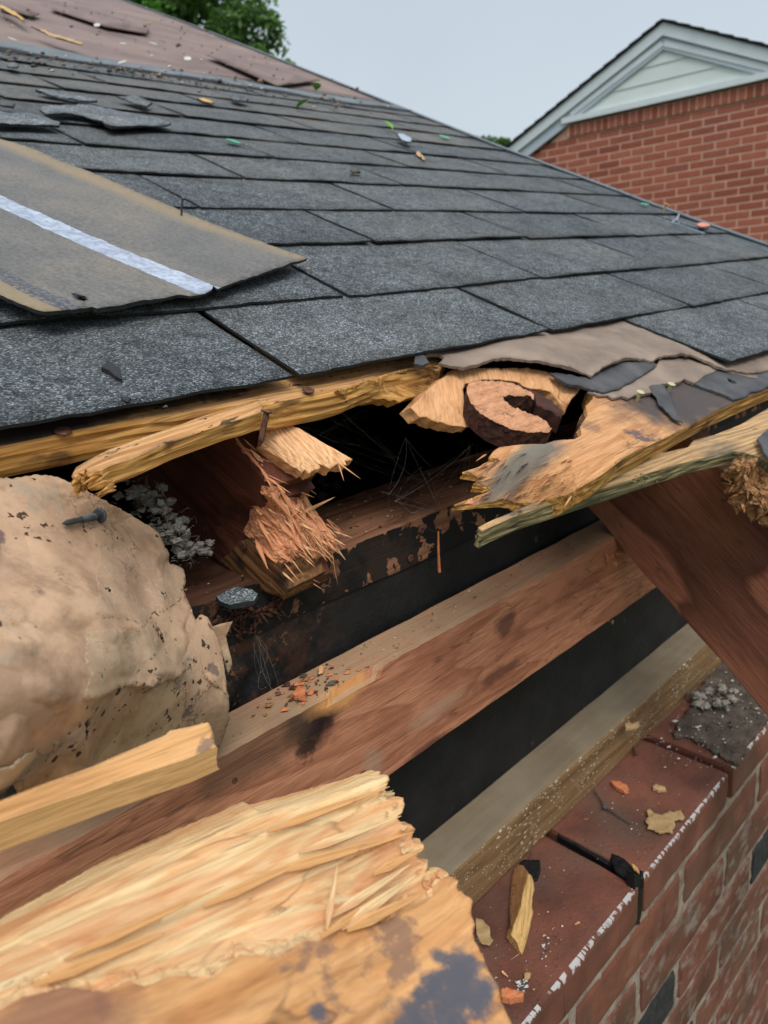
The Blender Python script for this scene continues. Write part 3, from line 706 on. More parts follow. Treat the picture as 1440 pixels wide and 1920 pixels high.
relief('splintered_plank', outD, tD, NR * -.0165 + Vector((0, .001, 0)), [m_plankD, m_planke], sp=5, parent=roof, M=MD, layers=6, disp=dD,
       rag=lambda l, x, y: (0, .002 * N((l[0] * .1, l[1], l[2] * 3), 160, 2), 0), under=lambda l, x, y: (.012 if x < 1060 else 0) * max(0, min(1, (1060 - x) / 120)))
bgs = Bag()
for k in range(46):
    x = random.uniform(905, 1075); y = random.uniform(850, 936)
    P = tD(x, y) - ray(x, y).normalized() * .0005
    bgs.add(splinter_vf(P, EX * -1 + SL * random.uniform(-.35, .1) + NR * random.uniform(-.02, .14), random.uniform(.006, .022), random.uniform(.0008, .0022), .0009, NR))
tag(bgs.obj('plank_splinters', m_plankD, MD, roof), kind='stuff')
# underside ledge at the far right under the plank
V, Fc = box_vf(.62, 1.5, .262, .290, -.060, -.0345, 8, 1, 1)
mesh_obj('plank_cleat', [MR @ p for p in V], Fc, m_planke, MR, roof)
# torn wood round the knot
tC = tps([(x, y, on(x, y, 'h', h)) for x, y, h in ((849, 697, .213), (770, 764, .226), (819, 792, .231), (872, 801, .231), (888, 798, .229), (867, 727, .217), (909, 694, .2125), (964, 712, .214), (1040, 705, .2125), (1087, 727, .213), (1067, 753, .221), (1059, 777, .231), (1038, 738, .218), (810, 740, .221))])
MC = frame(on(850, 740, 'h', .22), on(870, 790, 'h', .226) - on(850, 700, 'h', .214), NR)
relief('torn_knot_wood', [(849, 697), (825, 712), (800, 732), (782, 752), (770, 764), (779, 773), (787, 783), (800, 782), (808, 788), (821, 792), (828, 791), (842, 797), (858, 798), (872, 801), (880, 798), (888, 799), (892, 790), (884, 770), (872, 750), (868, 730), (872, 720), (900, 713), (930, 712), (962, 716), (992, 728),
                          (1015, 730), (1034, 735), (1046, 750), (1052, 765), (1058, 777), (1063, 766), (1068, 752), (1078, 742), (1090, 728), (1084, 720), (1060, 706), (1030, 698), (990, 690), (909, 690), (880, 688), (855, 690)],
       tC, NR * -.006 + Vector((0, .010, 0)), [m_cup, m_cup], sp=4, parent=roof, M=MC, layers=2, disp=lambda l, x, y: .0016 * N((l[0] * .5, l[1], 0), 110) + .0007 * N((l[0] * .3, l[1], 0), 500) + (.0014 if x > 930 else 0) * N(l, 200, 4), rag=lambda l, x, y: tuple(.0018 * N(l, 300, k) for k in (1, 2, 3)))
knot = [(880, 716), (905, 712), (930, 714), (955, 717), (975, 724), (992, 732), (1001, 740), (1001, 750), (992, 742), (975, 742), (955, 742), (942, 744), (948, 752), (957, 762), (980, 770), (1003, 778), (1018, 786), (1028, 795), (1035, 803), (1030, 810), (1014, 811), (990, 809), (964, 806), (940, 798), (919, 788), (900, 774), (884, 758), (876, 742), (875, 728)]
tK = tps([(x, y, on(x, y, 'h', h)) for x, y, h in ((880, 716, .2095), (955, 717, .210), (1001, 740, .212), (1035, 803, .214), (964, 806, .214), (884, 758, .212))])
MK = frame(tK(940, 770), EX, NR)
relief('knot', knot, tK, NR * -.0165 + Vector((0, -.001, 0)), [m_knot, m_bark], sp=3.5, parent=roof, M=MK, layers=6, disp=lambda l, x, y: .0016 * N(l, 180) + .0010 * N(l, 500), rag=lambda l, x, y: tuple(.0013 * N(l, 260, k) for k in (1, 2, 3)))
relief('knot_bark', [(962, 716), (992, 730), (1015, 740), (1036, 752), (1050, 768), (1054, 782), (1040, 775), (1022, 768), (1005, 758), (1001, 741), (975, 726)], planar('h', .2155), NR * -.014, m_bark, sp=4, parent=roof, M=MK, layers=4, disp=lambda l, x, y: .002 * N(l, 240))
# bark lining of the knot hole in the right plank
relief('hole_bark', [(1098, 768), (1104, 782), (1095, 800), (1092, 818), (1080, 826), (1076, 818), (1084, 805), (1086, 790), (1092, 776)], planar('h', .218), NR * -.012, m_bark, sp=4, parent=roof, M=MK, layers=3, disp=lambda l, x, y: .001 + .002 * N(l, 300))
# nails driven into the planks
def nail_vf(head, tip, r=.0016, hr=.004, ht=.0011):
    head, tip = Vector(head), Vector(tip); d = (head - tip).normalized(); b = Bag()
    b.add(tube_vf([tip, tip + d * .004, head], [.0003, r, r], 8)); b.add(tube_vf([head - d * ht * .3, head, head + d * ht * .6, head + d * ht], [hr * .8, hr, hr, hr * .8], 14))
    return b.V, b.F
def nail(parent, head, tip, mat, name='nail', **k):
    V, Fc = nail_vf(head, tip, **k); return mesh_obj(name, V, Fc, mat, Matrix.Translation(Vector(tip)), parent, smooth=False)
p = on(578, 732, 'h', .210); nail(roof, p, p - NR * .02, m_rust, hr=.0043)
p = on(120, 811, 'h', .2118) + SL * .0012; nail(roof, p, p - NR * .017, m_rust, hr=.0046)
h_ = on(500, 773, 'h', .207); nail(roof, h_, on(487, 838, 'h', .226), m_rust, hr=.0038, r=.0019)
# ------------------------------------------------------------------ felt layers at the broken eave
MFe = frame(on(1100, 690, 'h', .205), EX, NR)
felt = thing('roofing_felt', on(1100, 690, 'h', .2115), 'wrinkled brown roofing felt torn open below the shingles beside the knot', 'roofing felt')
f1 = [(788, 676), (800, 668), (822, 667), (832, 672), (822, 682), (845, 688), (870, 692), (900, 684), (920, 676), (940, 673), (975, 675), (1008, 678), (1040, 685), (1070, 692), (1095, 700), (1110, 706), (1118, 698), (1135, 687), (1152, 680), (1172, 674), (1195, 673), (1224, 678), (1235, 671), (1252, 668), (1275, 665), (1300, 668),
      (1345, 690), (1400, 700), (1500, 690), (1500, 600), (1300, 570), (1150, 588), (1020, 610), (880, 634), (820, 650), (795, 662)]
tF = tps([(x, y, on(x, y, 'h', h)) for x, y, h in ((800, 668, .2065), (870, 692, .205), (940, 673, .2015), (1008, 678, .1995), (1110, 706, .2055), (1135, 687, .202), (1224, 678, .2065), (1275, 665, .204), (1400, 700, .2085), (1500, 690, .209), (1500, 600, .2105), (1300, 590, .2105), (1150, 595, .2085), (1020, 615, .2085), (880, 640, .209), (1150, 635, .2045), (1240, 640, .205))])
def crease(l, x, y): return .0022 * (.5 - abs(N((l[0], l[1] * 2, 0), 14, 2))) + .0009 * N(l, 60) + .0009 * (.5 - abs(N((l[0] * 1.4 + l[1], l[1], 0), 30, 6)))
relief('top_layer', f1, tF, NR * -.0013, m_felt, sp=6, parent=felt, M=MFe, layers=1, disp=crease, jit=1.2, holes=[[(1094, 630), (1101, 626), (1106, 632), (1099, 636)]])
f2 = [(1030, 700), (1085, 708), (1100, 700), (1128, 688), (1170, 676), (1226, 678), (1228, 690), (1208, 703), (1180, 720), (1155, 731), (1132, 737), (1110, 732), (1090, 726), (1062, 722)]
relief('dark_layer', f2, planar('h', .2085), NR * -.0012, m_feltd, sp=6, parent=felt, M=MFe, layers=1, disp=crease, jit=1)
f3 = [(1102, 735), (1125, 738), (1142, 735), (1170, 722), (1200, 706), (1230, 690), (1235, 672), (1262, 668), (1300, 668), (1350, 690), (1420, 705), (1420, 712), (1350, 694), (1322, 706), (1300, 721), (1288, 716), (1282, 712), (1275, 718), (1262, 722), (1240, 722), (1225, 736), (1205, 742), (1190, 742), (1178, 748), (1166, 744), (1150, 748), (1140, 742), (1120, 742)]
relief('brown_layer', f3, planar('h', .2102), NR * -.0012, m_felt, sp=5, parent=felt, M=MFe, layers=1, disp=crease, jit=1)
f4 = [(1300, 722), (1318, 708), (1338, 696), (1380, 692), (1500, 690), (1500, 715), (1440, 726), (1426, 733), (1405, 738), (1398, 745), (1375, 751), (1355, 742), (1330, 732)]
relief('black_layer', f4, planar('h', .2108), NR * -.0012, m_feltd, sp=5, parent=felt, M=MFe, layers=1, disp=crease, jit=1, holes=[[(1362, 712), (1374, 717), (1380, 721), (1366, 718)]])
fs = tag(relief('felt_scrap', [(1218, 722), (1224, 719), (1245, 720), (1254, 732), (1262, 745), (1268, 768), (1282, 791), (1262, 782), (1244, 764), (1236, 757), (1233, 745), (1226, 738)], planar('h', .2078), NR * -.0015, m_feltd, sp=4, M=MFe, layers=1, disp=lambda l, x, y: crease(l, x, y) - .002, jit=.7),
   'narrow dark grey felt scrap hanging over the weathered plank edge between two pale nails', 'felt scrap')
fs2 = tag(relief('felt_scrap', [(778, 668), (779, 657), (786, 661), (797, 668), (805, 681), (792, 688), (776, 684)], planar('h', .2025), NR * -.0012, m_feltd, sp=3, M=MFe, layers=1, disp=crease),
   'small grey felt scrap at the end of the plank beside the knot', 'felt scrap')
p = on(1201, 736, 'h', .2045); nail(felt, p, p - NR * .015, m_brass, hr=.0036)
p = on(1259, 721, 'h', .2048); nail(felt, p, p - NR * .015, m_brass, hr=.0036)
# ------------------------------------------------------------------ upturned strip of shingle at the left
MS = frame(on(290, 475, 'h', .194), on(575, 484, 'h', .192) - on(110, 300, 'h', .192), NR)
strip = thing('torn_shingle_strip', on(290, 475, 'h', .197), 'torn strip of shingle lying upside down on the roof with a pale sealant band', 'shingle strip')
so_ = [(-120, 208), (-60, 234), (0, 260), (55, 276), (110, 300), (170, 322), (230, 347), (290, 374), (345, 398), (400, 420), (460, 444), (520, 464), (576, 483), (560, 489), (545, 493), (520, 502), (490, 512), (460, 522), (430, 532), (408, 540), (400, 534), (397, 542), (385, 548), (358, 554), (345, 552), (330, 552), (300, 560), (262, 566), (225, 574), (182, 580), (172, 576), (150, 579), (118, 582), (90, 584), (66, 580), (40, 570), (15, 560), (0, 552), (-60, 530), (-150, 500)]
tS = tps([(x, y, on(x, y, 'h', h)) for x, y, h in ((-150, 300, .196), (0, 262, .195), (230, 350, .196), (400, 422, .1965), (575, 483, .190), (545, 493, .189), (400, 536, .189), (182, 580, .188), (90, 584, .185), (0, 552, .185), (-150, 500, .186), (250, 470, .192), (80, 420, .192))])
relief('strip_body', so_, tS, NR * -.0026, [m_back, m_asph], sp=9, parent=strip, M=MS, layers=2, jit=.8, disp=lambda l, x, y: .0014 * N(l, 14) + .0004 * N(l, 80) + .0005 * N(l, 200), holes=[[(132, 548), (140, 551), (160, 556), (164, 562), (158, 566), (146, 562)], [(248, 385), (258, 383), (264, 386), (256, 388)]])
nb = on(340, 402, 'h', .196); nl = thing('standing_nail', nb, 'thin dark nail standing upright in the edge of the upturned shingle strip', 'nail')
V, Fc = nail_vf(on(344, 368, 'h', .196 - .0125) if False else nb + NR * .0155 + EX * .0006, nb - NR * .004, r=.0012, hr=.0016, ht=.0006)
mesh_obj('nail_shank', V, Fc, m_steel, Matrix.Translation(nb), nl)
# scraps of shingle on the upper slope
def scrap(pts, label, h=.193, mat=None, cat='shingle scrap', name='shingle_scrap', sp=6, th=.003, k=2.571, ox=0, oy=0):
    pts = [(ox + x / k, oy + y / k) for x, y in pts]
    c = np.mean(np.array(pts), axis=0); M = frame(on(c[0], c[1], 'h', h), EX, NR)
    o = relief(name, pts, planar('h', h), NR * -th, [mat or m_scrap, m_asph], sp=sp, M=M, layers=1, disp=lambda l, x, y: .003 * N(l, 22) + .0008 * N(l, 120), jit=.5)
    return tag(o, label, cat)
m_scrapb = shingle_mat('blue_grey_scrap', 1.25)
scrap([(190, 525), (240, 505), (380, 508), (500, 515), (600, 535), (700, 555), (825, 590), (810, 600), (700, 602), (540, 612), (510, 600), (490, 580), (450, 570), (400, 552), (330, 545), (220, 548)], 'large kite-shaped shingle scrap lying on the upper courses', .190, m_scrapb)
scrap([(-60, 525), (0, 533), (60, 542), (130, 548), (230, 565), (290, 588), (285, 604), (200, 600), (130, 598), (0, 595), (-60, 590)], 'long grey shingle scrap above the upturned strip at the edge of the photo', .191, m_scrapb)
scrap([(170, 432), (250, 432), (340, 455), (470, 478), (470, 485), (420, 487), (330, 470), (220, 448)], 'narrow pale shingle sliver above the kite-shaped scrap', .192)
scrap([(565, 462), (660, 465), (735, 495), (705, 513), (670, 500), (610, 478)], 'small triangular blue-grey shingle scrap on the upper courses', .190, m_scrapb)
scrap([(1110, 455), (1140, 455), (1198, 478), (1185, 488), (1140, 483), (1115, 470)], 'oval shingle scrap near the brown underlayment on the upper roof', .190, m_scrapb)
scrap([(-10, 482), (30, 484), (72, 500), (62, 512), (0, 500)], 'small brown-edged shingle scrap beside the long grey one', .188, m_feltd)
scrap([(30, 305), (60, 300), (90, 312), (84, 322), (35, 316)], 'small grey scrap above the shingles at the edge of the grey felt band', .190, m_strip)
scrap([(950, 470), (980, 474), (1030, 492), (1020, 496), (975, 482)], 'tan splinter of wood lying on the upper shingles', .194, m_shard, 'wood chip', 'wood_chip')
scrap([(150, 125), (260, 165), (400, 205), (395, 214), (280, 182), (200, 150)], 'long orange wood strip lying on the brown underlayment beside white caps', .178, m_chipp, 'wood strip', 'wood_strip')
scrap([(0, 20), (60, 50), (105, 80), (120, 95), (105, 98), (60, 66), (0, 38)], 'tan wood strip at the top corner of the underlayment', .178, m_shard, 'wood strip', 'wood_strip')
scrap([(190, 688), (203, 678), (226, 694), (229, 710), (218, 705), (205, 694)], 'torn black tar flake stuck on the lowest shingle', .1985, m_tar, 'tar flake', 'tar_flake', sp=3, k=1)
scrap([(226, 742), (236, 744), (246, 747), (240, 752), (230, 748)], 'tiny black tar speck near the lower edge of the lowest shingle', .1985, m_tar, 'tar flake', 'tar_flake', sp=3, k=1, th=.001)
scrap([(744, 252), (758, 251), (772, 261), (770, 266), (760, 265), (750, 257)], 'pale blue-white plastic scrap on the upper shingles', .188, m_bluew, 'plastic scrap', 'plastic_scrap', sp=4, k=1)
scrap([(657, 317), (674, 318), (676, 322), (660, 321)], 'small dull tan chip lying mid-roof on a shingle', .195, m_soot, 'wood chip', 'wood_chip', sp=4, k=1)
scrap([(1307, 419), (1315, 417.5), (1330, 421), (1331, 424), (1320, 424), (1308, 421)], 'coral-pink plastic scrap on the roof edge before the neighbour wall', .192, m_coral, 'plastic scrap', 'plastic_scrap', sp=4, k=1)
scrap([(783, 283), (798, 297), (795, 300), (780, 288)], 'thin pinkish splinter lying on the upper shingles', .197, m_chipp, 'wood chip', 'wood_chip', sp=4, k=1, th=.001)
# plastic nail caps, leaves and grit on the roof
def disc(px, py, r, mat, label, cat, name, h=.196, tilt=.15, group=None):
    p = on(px, py, 'h', h); b = Bag()
    a = (NR + Vector((random.uniform(-tilt, tilt), random.uniform(-tilt, tilt), 0))).normalized()
    b.add(tube_vf([p - a * .0008, p, p + a * .0008, p + a * .0012], [r * .96, r, r, r * .75], 18)); b.add(tube_vf([p + a * .0012, p + a * .0022], [r * .2, r * .18], 8))
    return tag(b.obj(name, mat, Matrix.Translation(p)), label, cat, group)
disc(438, 265, .0115, m_green, 'bright green plastic cap lying flat mid-roof', 'nail cap', 'nail_cap')
disc(834, 257, .014, m_green, 'darker green plastic cap near the roof edge', 'nail cap', 'nail_cap')
disc(1209, 383, .009, m_green, 'pale green cap at the rake before the brick wall', 'nail cap', 'nail_cap')
CAPL = ['white cap on the underlayment nearest the skyline end of the upper flap', 'white cap at the photo edge below the tilted orange strip', 'lowest white cap, on the grey band below the brown underlayment',
        'white cap at the middle of the long orange wood strip', 'white cap at mid underlayment, first of the close pair', 'white cap beside the far end of the dark wrinkle in the underlayment', 'white cap close above the raised flap near the skyline',
        'white cap between the two others at mid underlayment', 'white cap at the lower tip of the corner orange strip']
for i, (x, y) in enumerate(((182, 47), (24, 74), (229, 117), (130, 74), (231, 82), (289, 82), (352, 110), (305, 77), (48, 41))):
    disc(x, y, .0095, m_crumb, CAPL[i], 'nail cap', 'nail_cap', h=.180, tilt=.5, group='white caps on the underlayment')
def leafq(px, py, h, s, mat, label, cat='leaf', name='fresh_leaf'):
    p = on(px, py, 'h', h); u = Vector((random.uniform(-1, 1), random.uniform(-1, 1), .1)).normalized(); w = u.cross(NR).normalized()
    V = [p - u * s, p - u * s * .4 + w * s * .45 + NR * s * .2, p + u * s * .4 + w * s * .38 + NR * s * .25, p + u * s * 1.1, p + u * s * .4 - w * s * .38 + NR * s * .2, p - u * s * .4 - w * s * .45 + NR * s * .25, p + NR * s * .05]
    V2 = [v - NR * .0006 for v in V]; n = 7
    Fc = [(i, (i + 1) % 6, 6) for i in range(6)] + [(n + (i + 1) % 6, n + i, n + 6) for i in range(6)] + [(i, n + i, n + (i + 1) % 6, (i + 1) % 6) for i in range(6)]
    return tag(mesh_obj(name, V + V2, Fc, mat, Matrix.Translation(p)), label, cat)
leafq(594, 163, .18, .026, m_gleaf, 'bright green leaf at the skyline of the upper roof')
leafq(567, 195, .185, .022, m_gleaf, 'fresh green leaf lying below the underlayment')
leafq(729, 235, .185, .016, m_gleaf, 'yellow-green leaf beside the pale plastic scrap')
p = on(1243, 398, 'h', .197); o = thing('standing_nail', p, 'tan nail with a pinkish head standing at the roof edge before the bricks', 'nail')
V, Fc = nail_vf(p + NR * .016 + EX * .001, p - NR * .003, r=.0022, hr=.0055, ht=.0014); mesh_obj('nail_shank', V, Fc, m_tan, Matrix.Translation(p), o)
b = Bag(); a0 = on(1262, 417, 'h', .194); a1 = on(1320, 438, 'h', .196)
b.add(tube_vf([on(1258, 418, 'h', .196), on(1266, 412, 'h', .190), on(1274, 418, 'h', .195)], .0016, 6))
b.add(tube_vf([on(1268, 414, 'h', .193), on(1273, 402, 'h', .193)], .0016, 6))
n_ = 24
for s_ in (0, math.pi):
    b.add(tube_vf([a0.lerp(a1, i / n_) + NR * .0012 * math.sin(i * 1.3 + s_) + SL * .0012 * math.cos(i * 1.3 + s_) for i in range(n_ + 1)], .0009, 5))
tag(b.obj('twisted_wire', m_bluew, Matrix.Translation(a0)), 'twisted pale wire tie lying along the roof edge', 'wire tie')
def grit(name, n, gen, sizes, mats, label, parent=None):
    b = Bag()
    for _ in range(n):
        p, up = gen(); s = random.uniform(*sizes) * (1 if random.random() < .8 else 1.8)
        q = [Vector((random.uniform(-1, 1), random.uniform(-1, 1), random.uniform(-.4, .6))) * s for _ in range(6)]
        V = [p + up * s * .3 + v for v in (Vector((s, 0, 0)), Vector((0, s * .8, 0)), Vector((-s * .9, .1 * s, 0)), Vector((0, -s * .7, 0)), Vector((.1 * s, 0, s * .6)), Vector((0, 0, -s * .4)))]
        V = [v + random.uniform(-.35, .35) * s * Vector((1, -1, .4)) for v in V]
        b.add((V, [(0, 1, 4), (1, 2, 4), (2, 3, 4), (3, 0, 4), (1, 0, 5), (2, 1, 5), (3, 2, 5), (0, 3, 5)]), random.randrange(len(mats)))
    o = b.obj(name, mats, None, parent); return tag(o, label, None, kind='stuff')
def groof():
    v = .3 + 1.6 * random.random() ** .8; u = random.uniform(.1, rake(v) - .02); return roofP(u, v, -.003), NR
grit('grit_on_shingles', 420, groof, (.0004, .0014), [m_crumb, m_chipp, m_scrap, m_feltd], 'fine pale grit and crumbs scattered over the shingles')
def groof2():
    v = random.uniform(1.5, 3.6); u = random.uniform(.3, rake(v) - .05); return roofP(u, v, .012 if v > 1.93 else .004), NR
grit('debris_on_upper_roof', 260, groof2, (.002, .006), [m_crumb, m_chipp, m_feltd, m_feltd, m_soot, m_under], 'small chips and dirt scattered over the upper roof')
def groof3():
    v = random.gauss(1.72, .06); u = random.uniform(.4, 1.5); return roofP(u, v, .002), NR
grit('dirt_band', 320, groof3, (.0015, .005), [m_feltd, m_feltd, m_chipp, m_soot, m_feltd, m_under], 'band of dirt and crumbs along the foot of the underlayment')
# ------------------------------------------------------------------ timbers under the eave
def nfw(a, s=40):
    def f(p, e): return p + Vector((0, a * N(p, s, 1), a * N(p, s, 2))) if True else p
    return f
t = thing('framing_beam', (0, .383, -.36), 'reddish dusty beam with a dark knot running across the middle of the broken eave', 'beam')
def nf_mid(p, e):
    q = p + Vector((0, .0007 * N(p, 30, 1), .0007 * N(p, 30, 2)))
    # chipped arris
    if p.y < .366 and p.z > -.270:
        c = max(0, 1 - abs(p.x - .292) / .03); q += Vector((0, .004, -.006)) * min(1, c * 2)
        q += Vector((0, .0010 + .0008 * N(p, 90), -.0010 + .0008 * N(p, 110)))
    return q
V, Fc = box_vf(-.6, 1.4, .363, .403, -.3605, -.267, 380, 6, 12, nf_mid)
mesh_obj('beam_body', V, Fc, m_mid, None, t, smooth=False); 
p = on(681, 1453, 'Y', .3622); nail(t, p, p + Vector((0, .02, 0)), m_rust, 'nail_head', hr=.0036, ht=.001)
p = on(440, 1463, 'Y', .3628); nail(t, p, p + Vector((0, .02, 0)), m_rust, 'nail_head', hr=.0020, ht=.0006)
b = Bag()
for k in range(26):
    q = on(1160 + random.uniform(-25, 12), 1045 + random.uniform(-14, 18), 'Y', .3625)
    b.add(splinter_vf(q, Vector((random.uniform(-1, .2), -.35, random.uniform(-.5, .6))), random.uniform(.006, .016), random.uniform(.0015, .004), .001, Vector((0, -1, 0)), .3))
tag(b.obj('torn_fibres', m_orange, None, t), kind='stuff')
t2 = thing('framing_beam', (0, .388, -.56), 'lowest beam flecked with white paint resting on the brick wall top', 'beam')
def nf_low(p, e): return p + Vector((0, .0006 * N(p, 25, 1), .0006 * N(p, 25, 2)))
V, Fc = box_vf(-.6, 1.5, .363, .4125, -.5595, -.5035, 200, 6, 8, nf_low)
bevel(mesh_obj('beam_body', V, Fc, m_low, None, t2), .002)
t3 = thing('sheathing_board', (0, .42, -.56), 'black felt-coated sheathing board standing behind the framing beams', 'sheathing board')
def nf_b(p, e):
    k = max(0, min(1, (.31 - p.x) / .08)) if p.z > -.3 else 0
    return p + Vector((0, -.0006 * N(p, 30) - (.0060 * N(p, 55, 4) + .0045 * N(p, 120, 2) + .002 * N(p, 300, 2)) * k, 0))
V, Fc = box_vf(-.6, 1.5, .4125, .425, -.559, -.224, 320, 1, 60, nf_b)
mesh_obj('board_body', V, Fc, m_black, None, t3, smooth=True)
p = on(770, 1047, 'Y', .4085); nail(t3, p, p + Vector((0, .02, 0)), m_rust, 'nail_head', hr=.0034, ht=.001)
p = on(1148, 1166, 'Y', .400); nail(t3, p, p + Vector((0, .016, .002)), m_tan, 'nail', hr=.0026, r=.0012)
# plate: dark front, brown dusty top
def platemat():
    b = NB('plate_coated', .75)
    x = b.sep()
    g = b.noise(1, 6, b.map((4, 120, 120)), dist=1)
    c = b.ramp(g, [(.3, lin((96, 62, 46))), (.5, lin((138, 96, 72))), (.7, lin((158, 114, 88)))])
    rf = b.math('FRACT', b.math('MULTIPLY', b.noise(1, 2, b.map((1.5, 24, 24)), ro=.4), 12)); c = b.mix(b.math('MULTIPLY', b.ramp(rf, [(0, (0, 0, 0, 1)), (.5, (.2, .2, .2, 1)), (.9, (1, 1, 1, 1)), (1, (0, 0, 0, 1))]), .6), c, lin((88, 54, 38)))
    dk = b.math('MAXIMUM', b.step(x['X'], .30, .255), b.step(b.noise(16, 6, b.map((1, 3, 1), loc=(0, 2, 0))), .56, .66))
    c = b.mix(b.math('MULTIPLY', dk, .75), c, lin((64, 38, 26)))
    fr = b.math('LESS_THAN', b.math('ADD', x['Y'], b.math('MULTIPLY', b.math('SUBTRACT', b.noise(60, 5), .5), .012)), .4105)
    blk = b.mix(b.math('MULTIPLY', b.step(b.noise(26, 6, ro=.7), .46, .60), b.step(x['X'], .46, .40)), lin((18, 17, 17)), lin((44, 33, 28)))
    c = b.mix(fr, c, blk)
    b.bump(g, .0016, .7)
    return b.col(c)
m_pl = platemat()
t4 = thing('wall_plate', (0, .46, -.222), 'brown timber plate along the top of the black sheathing under the broken rafter', 'wall plate')
V, Fc = box_vf(-.6, 1.5, .4095, .520, -.2238, -.1865, 260, 12, 5, lambda p, e: p + Vector((0, .0008 * N(p, 40, 1) + (.002 * N(p, 90, 3) if p.x < .32 else 0), .0006 * N(p, 40, 2) + .0012 * N((p.x * .1, p.y, p.z), 130, 2))))
mesh_obj('plate_body', V, Fc, m_pl, None, t4)
# gable ends closing the attic
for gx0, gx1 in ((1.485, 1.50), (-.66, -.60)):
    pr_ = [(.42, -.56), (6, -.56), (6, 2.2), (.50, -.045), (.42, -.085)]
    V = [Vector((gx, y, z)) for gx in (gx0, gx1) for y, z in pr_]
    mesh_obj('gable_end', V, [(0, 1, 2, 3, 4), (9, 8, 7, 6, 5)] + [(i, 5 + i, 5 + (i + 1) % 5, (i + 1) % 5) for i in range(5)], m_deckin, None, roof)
# attic floor, its colour darkened to stand for the attic's shade, and a second dark joist behind it
tag(mesh_obj('attic_floor', *box_vf(-.6, 1.5, .521, 4.5, -.26, -.235, 60, 60, 1, lambda p, e: p + Vector((0, 0, .02 * N(p, 12)))), m_insd, None, roof), 'attic floor with the shade of the attic put into its dark colour')
# leaning rafter at the right
dv = Vector((0, -.19, -.177)).normalized(); pv = Vector((0, dv.z, -dv.y)); pv = pv if pv.z > 0 else -pv
ML = frame(Vector((.664, .402, -.2345)), dv, Vector((-1, 0, 0)))
t5 = thing('leaning_rafter', Vector((.68, .38, -.2345)), 'wide reddish-brown rafter board sloping down over the brick wall', 'rafter')
V, Fc = box_vf(0, .62, 0, .137, 0, .038, 60, 14, 4)
Vw = []
for q in V:
    w = Vector((.664, .402, -.2345)) + dv * q.x + pv * q.y + Vector((1, 0, 0)) * q.z
    w += pv * (.0022 * N((q.x, q.y, 0), 16) * (1 if q.y < .01 else .2)) + Vector((1, 0, 0)) * .0007 * N(w, 30)
    Vw.append(w)
mi = [0] * len(Fc)
o = mesh_obj('rafter_board', Vw, Fc, [m_lean, m_leantop], ML, t5)
import bmesh
bm = bmesh.new(); bm.from_mesh(o.data); bmesh.ops.recalc_face_normals(bm, faces=bm.faces)
lp = (ML.inverted().to_3x3() @ pv)
for f in bm.faces:
    if f.normal.dot(lp) > .8: f.material_index = 1
bm.to_mesh(o.data); bm.free(); bevel(o, .0015)
# ------------------------------------------------------------------ broken rafter at the left
XR = .255
t6 = thing('broken_rafter', Vector((.275, .42, -.187)), 'dark old rafter snapped off with a bright orange frayed end', 'rafter')
bodyo = [(250, 955), (300, 966), (330, 985), (373, 1022), (412, 1055), (447, 1080), (491, 1106), (524, 1117), (531, 1123), (535, 1108), (528, 1090), (526, 1066), (500, 1042), (472, 1012), (480, 985), (480, 958), (503, 942), (494, 928), (505, 912), (484, 878), (455, 846), (439, 822), (425, 770), (250, 790)]
MRa = frame(on(450, 950, 'X', XR), SL * -1, Vector((-1, 0, 0)))
def dbody(l, x, y):
    w = .0005 * N(l, 30)
    # hollow where the birdsmouth has torn
    dx, dy = (x - 452) / 42, (y - 985) / 55; r = math.hypot(dx, dy)
    if r < 1 and x > 405: w -= .009 * (1 - r) ** .7
    return w + .0007 * N((l[0] * .2, l[1], 0), 150)
relief('rafter_body', bodyo, planar('X', XR), Vector((.040, 0, 0)), [m_rafter, m_rafter], sp=6, parent=t6, M=MRa, layers=4, disp=dbody)
relief('rafter_toe', [(410, 1052), (432, 1036), (450, 1015), (470, 1008), (498, 1036), (528, 1062), (533, 1090), (540, 1105), (531, 1126), (522, 1118), (490, 1108), (447, 1082)], planar('X', .2535), Vector((.036, .004, 0)), [m_block, m_block], sp=5, parent=t6, M=MRa, layers=3, disp=lambda l, x, y: .0012 * N((l[0] * .3, l[1], 0), 120))
def PX(x, y, X): return on(x, y, 'X', X)
tB = tps([(439, 822, PX(439, 822, .2545)), (484, 878, PX(484, 878, .2545)), (505, 912, PX(505, 912, .2535)), (478, 955, PX(478, 955, .254)), (470, 1010, PX(470, 1010, .253)), (526, 1066, PX(526, 1066, .2535)), (531, 1123, PX(531, 1123, .2545)),
          (480, 800, PX(480, 800, .285)), (530, 870, PX(530, 870, .294)), (580, 950, PX(580, 950, .298)), (612, 1000, PX(612, 1000, .299)), (632, 1040, PX(632, 1040, .300)), (600, 1076, PX(600, 1076, .299)), (560, 1098, PX(560, 1098, .277)), (540, 960, PX(540, 960, .268)), (560, 1030, PX(560, 1030, .270))])
brk = [(430, 790), (440, 822), (456, 846), (470, 860), (485, 878), (506, 912), (496, 928), (503, 940), (480, 957), (478, 985), (466, 1008), (485, 1026), (506, 1048), (526, 1066), (530, 1092), (531, 1122), (538, 1104), (552, 1098), (575, 1088), (602, 1076), (604, 1050), (622, 1046), (615, 1034), (634, 1032), (622, 1016), (622, 1004), (612, 990), (600, 972), (590, 955), (575, 935), (560, 910), (545, 888), (530, 868), (510, 845), (490, 815), (478, 795)]
MB = frame(on(540, 960, 'X', .268), SL * -1 + Vector((0, 0, -.25)), Vector((-.5, -.7, .5)))
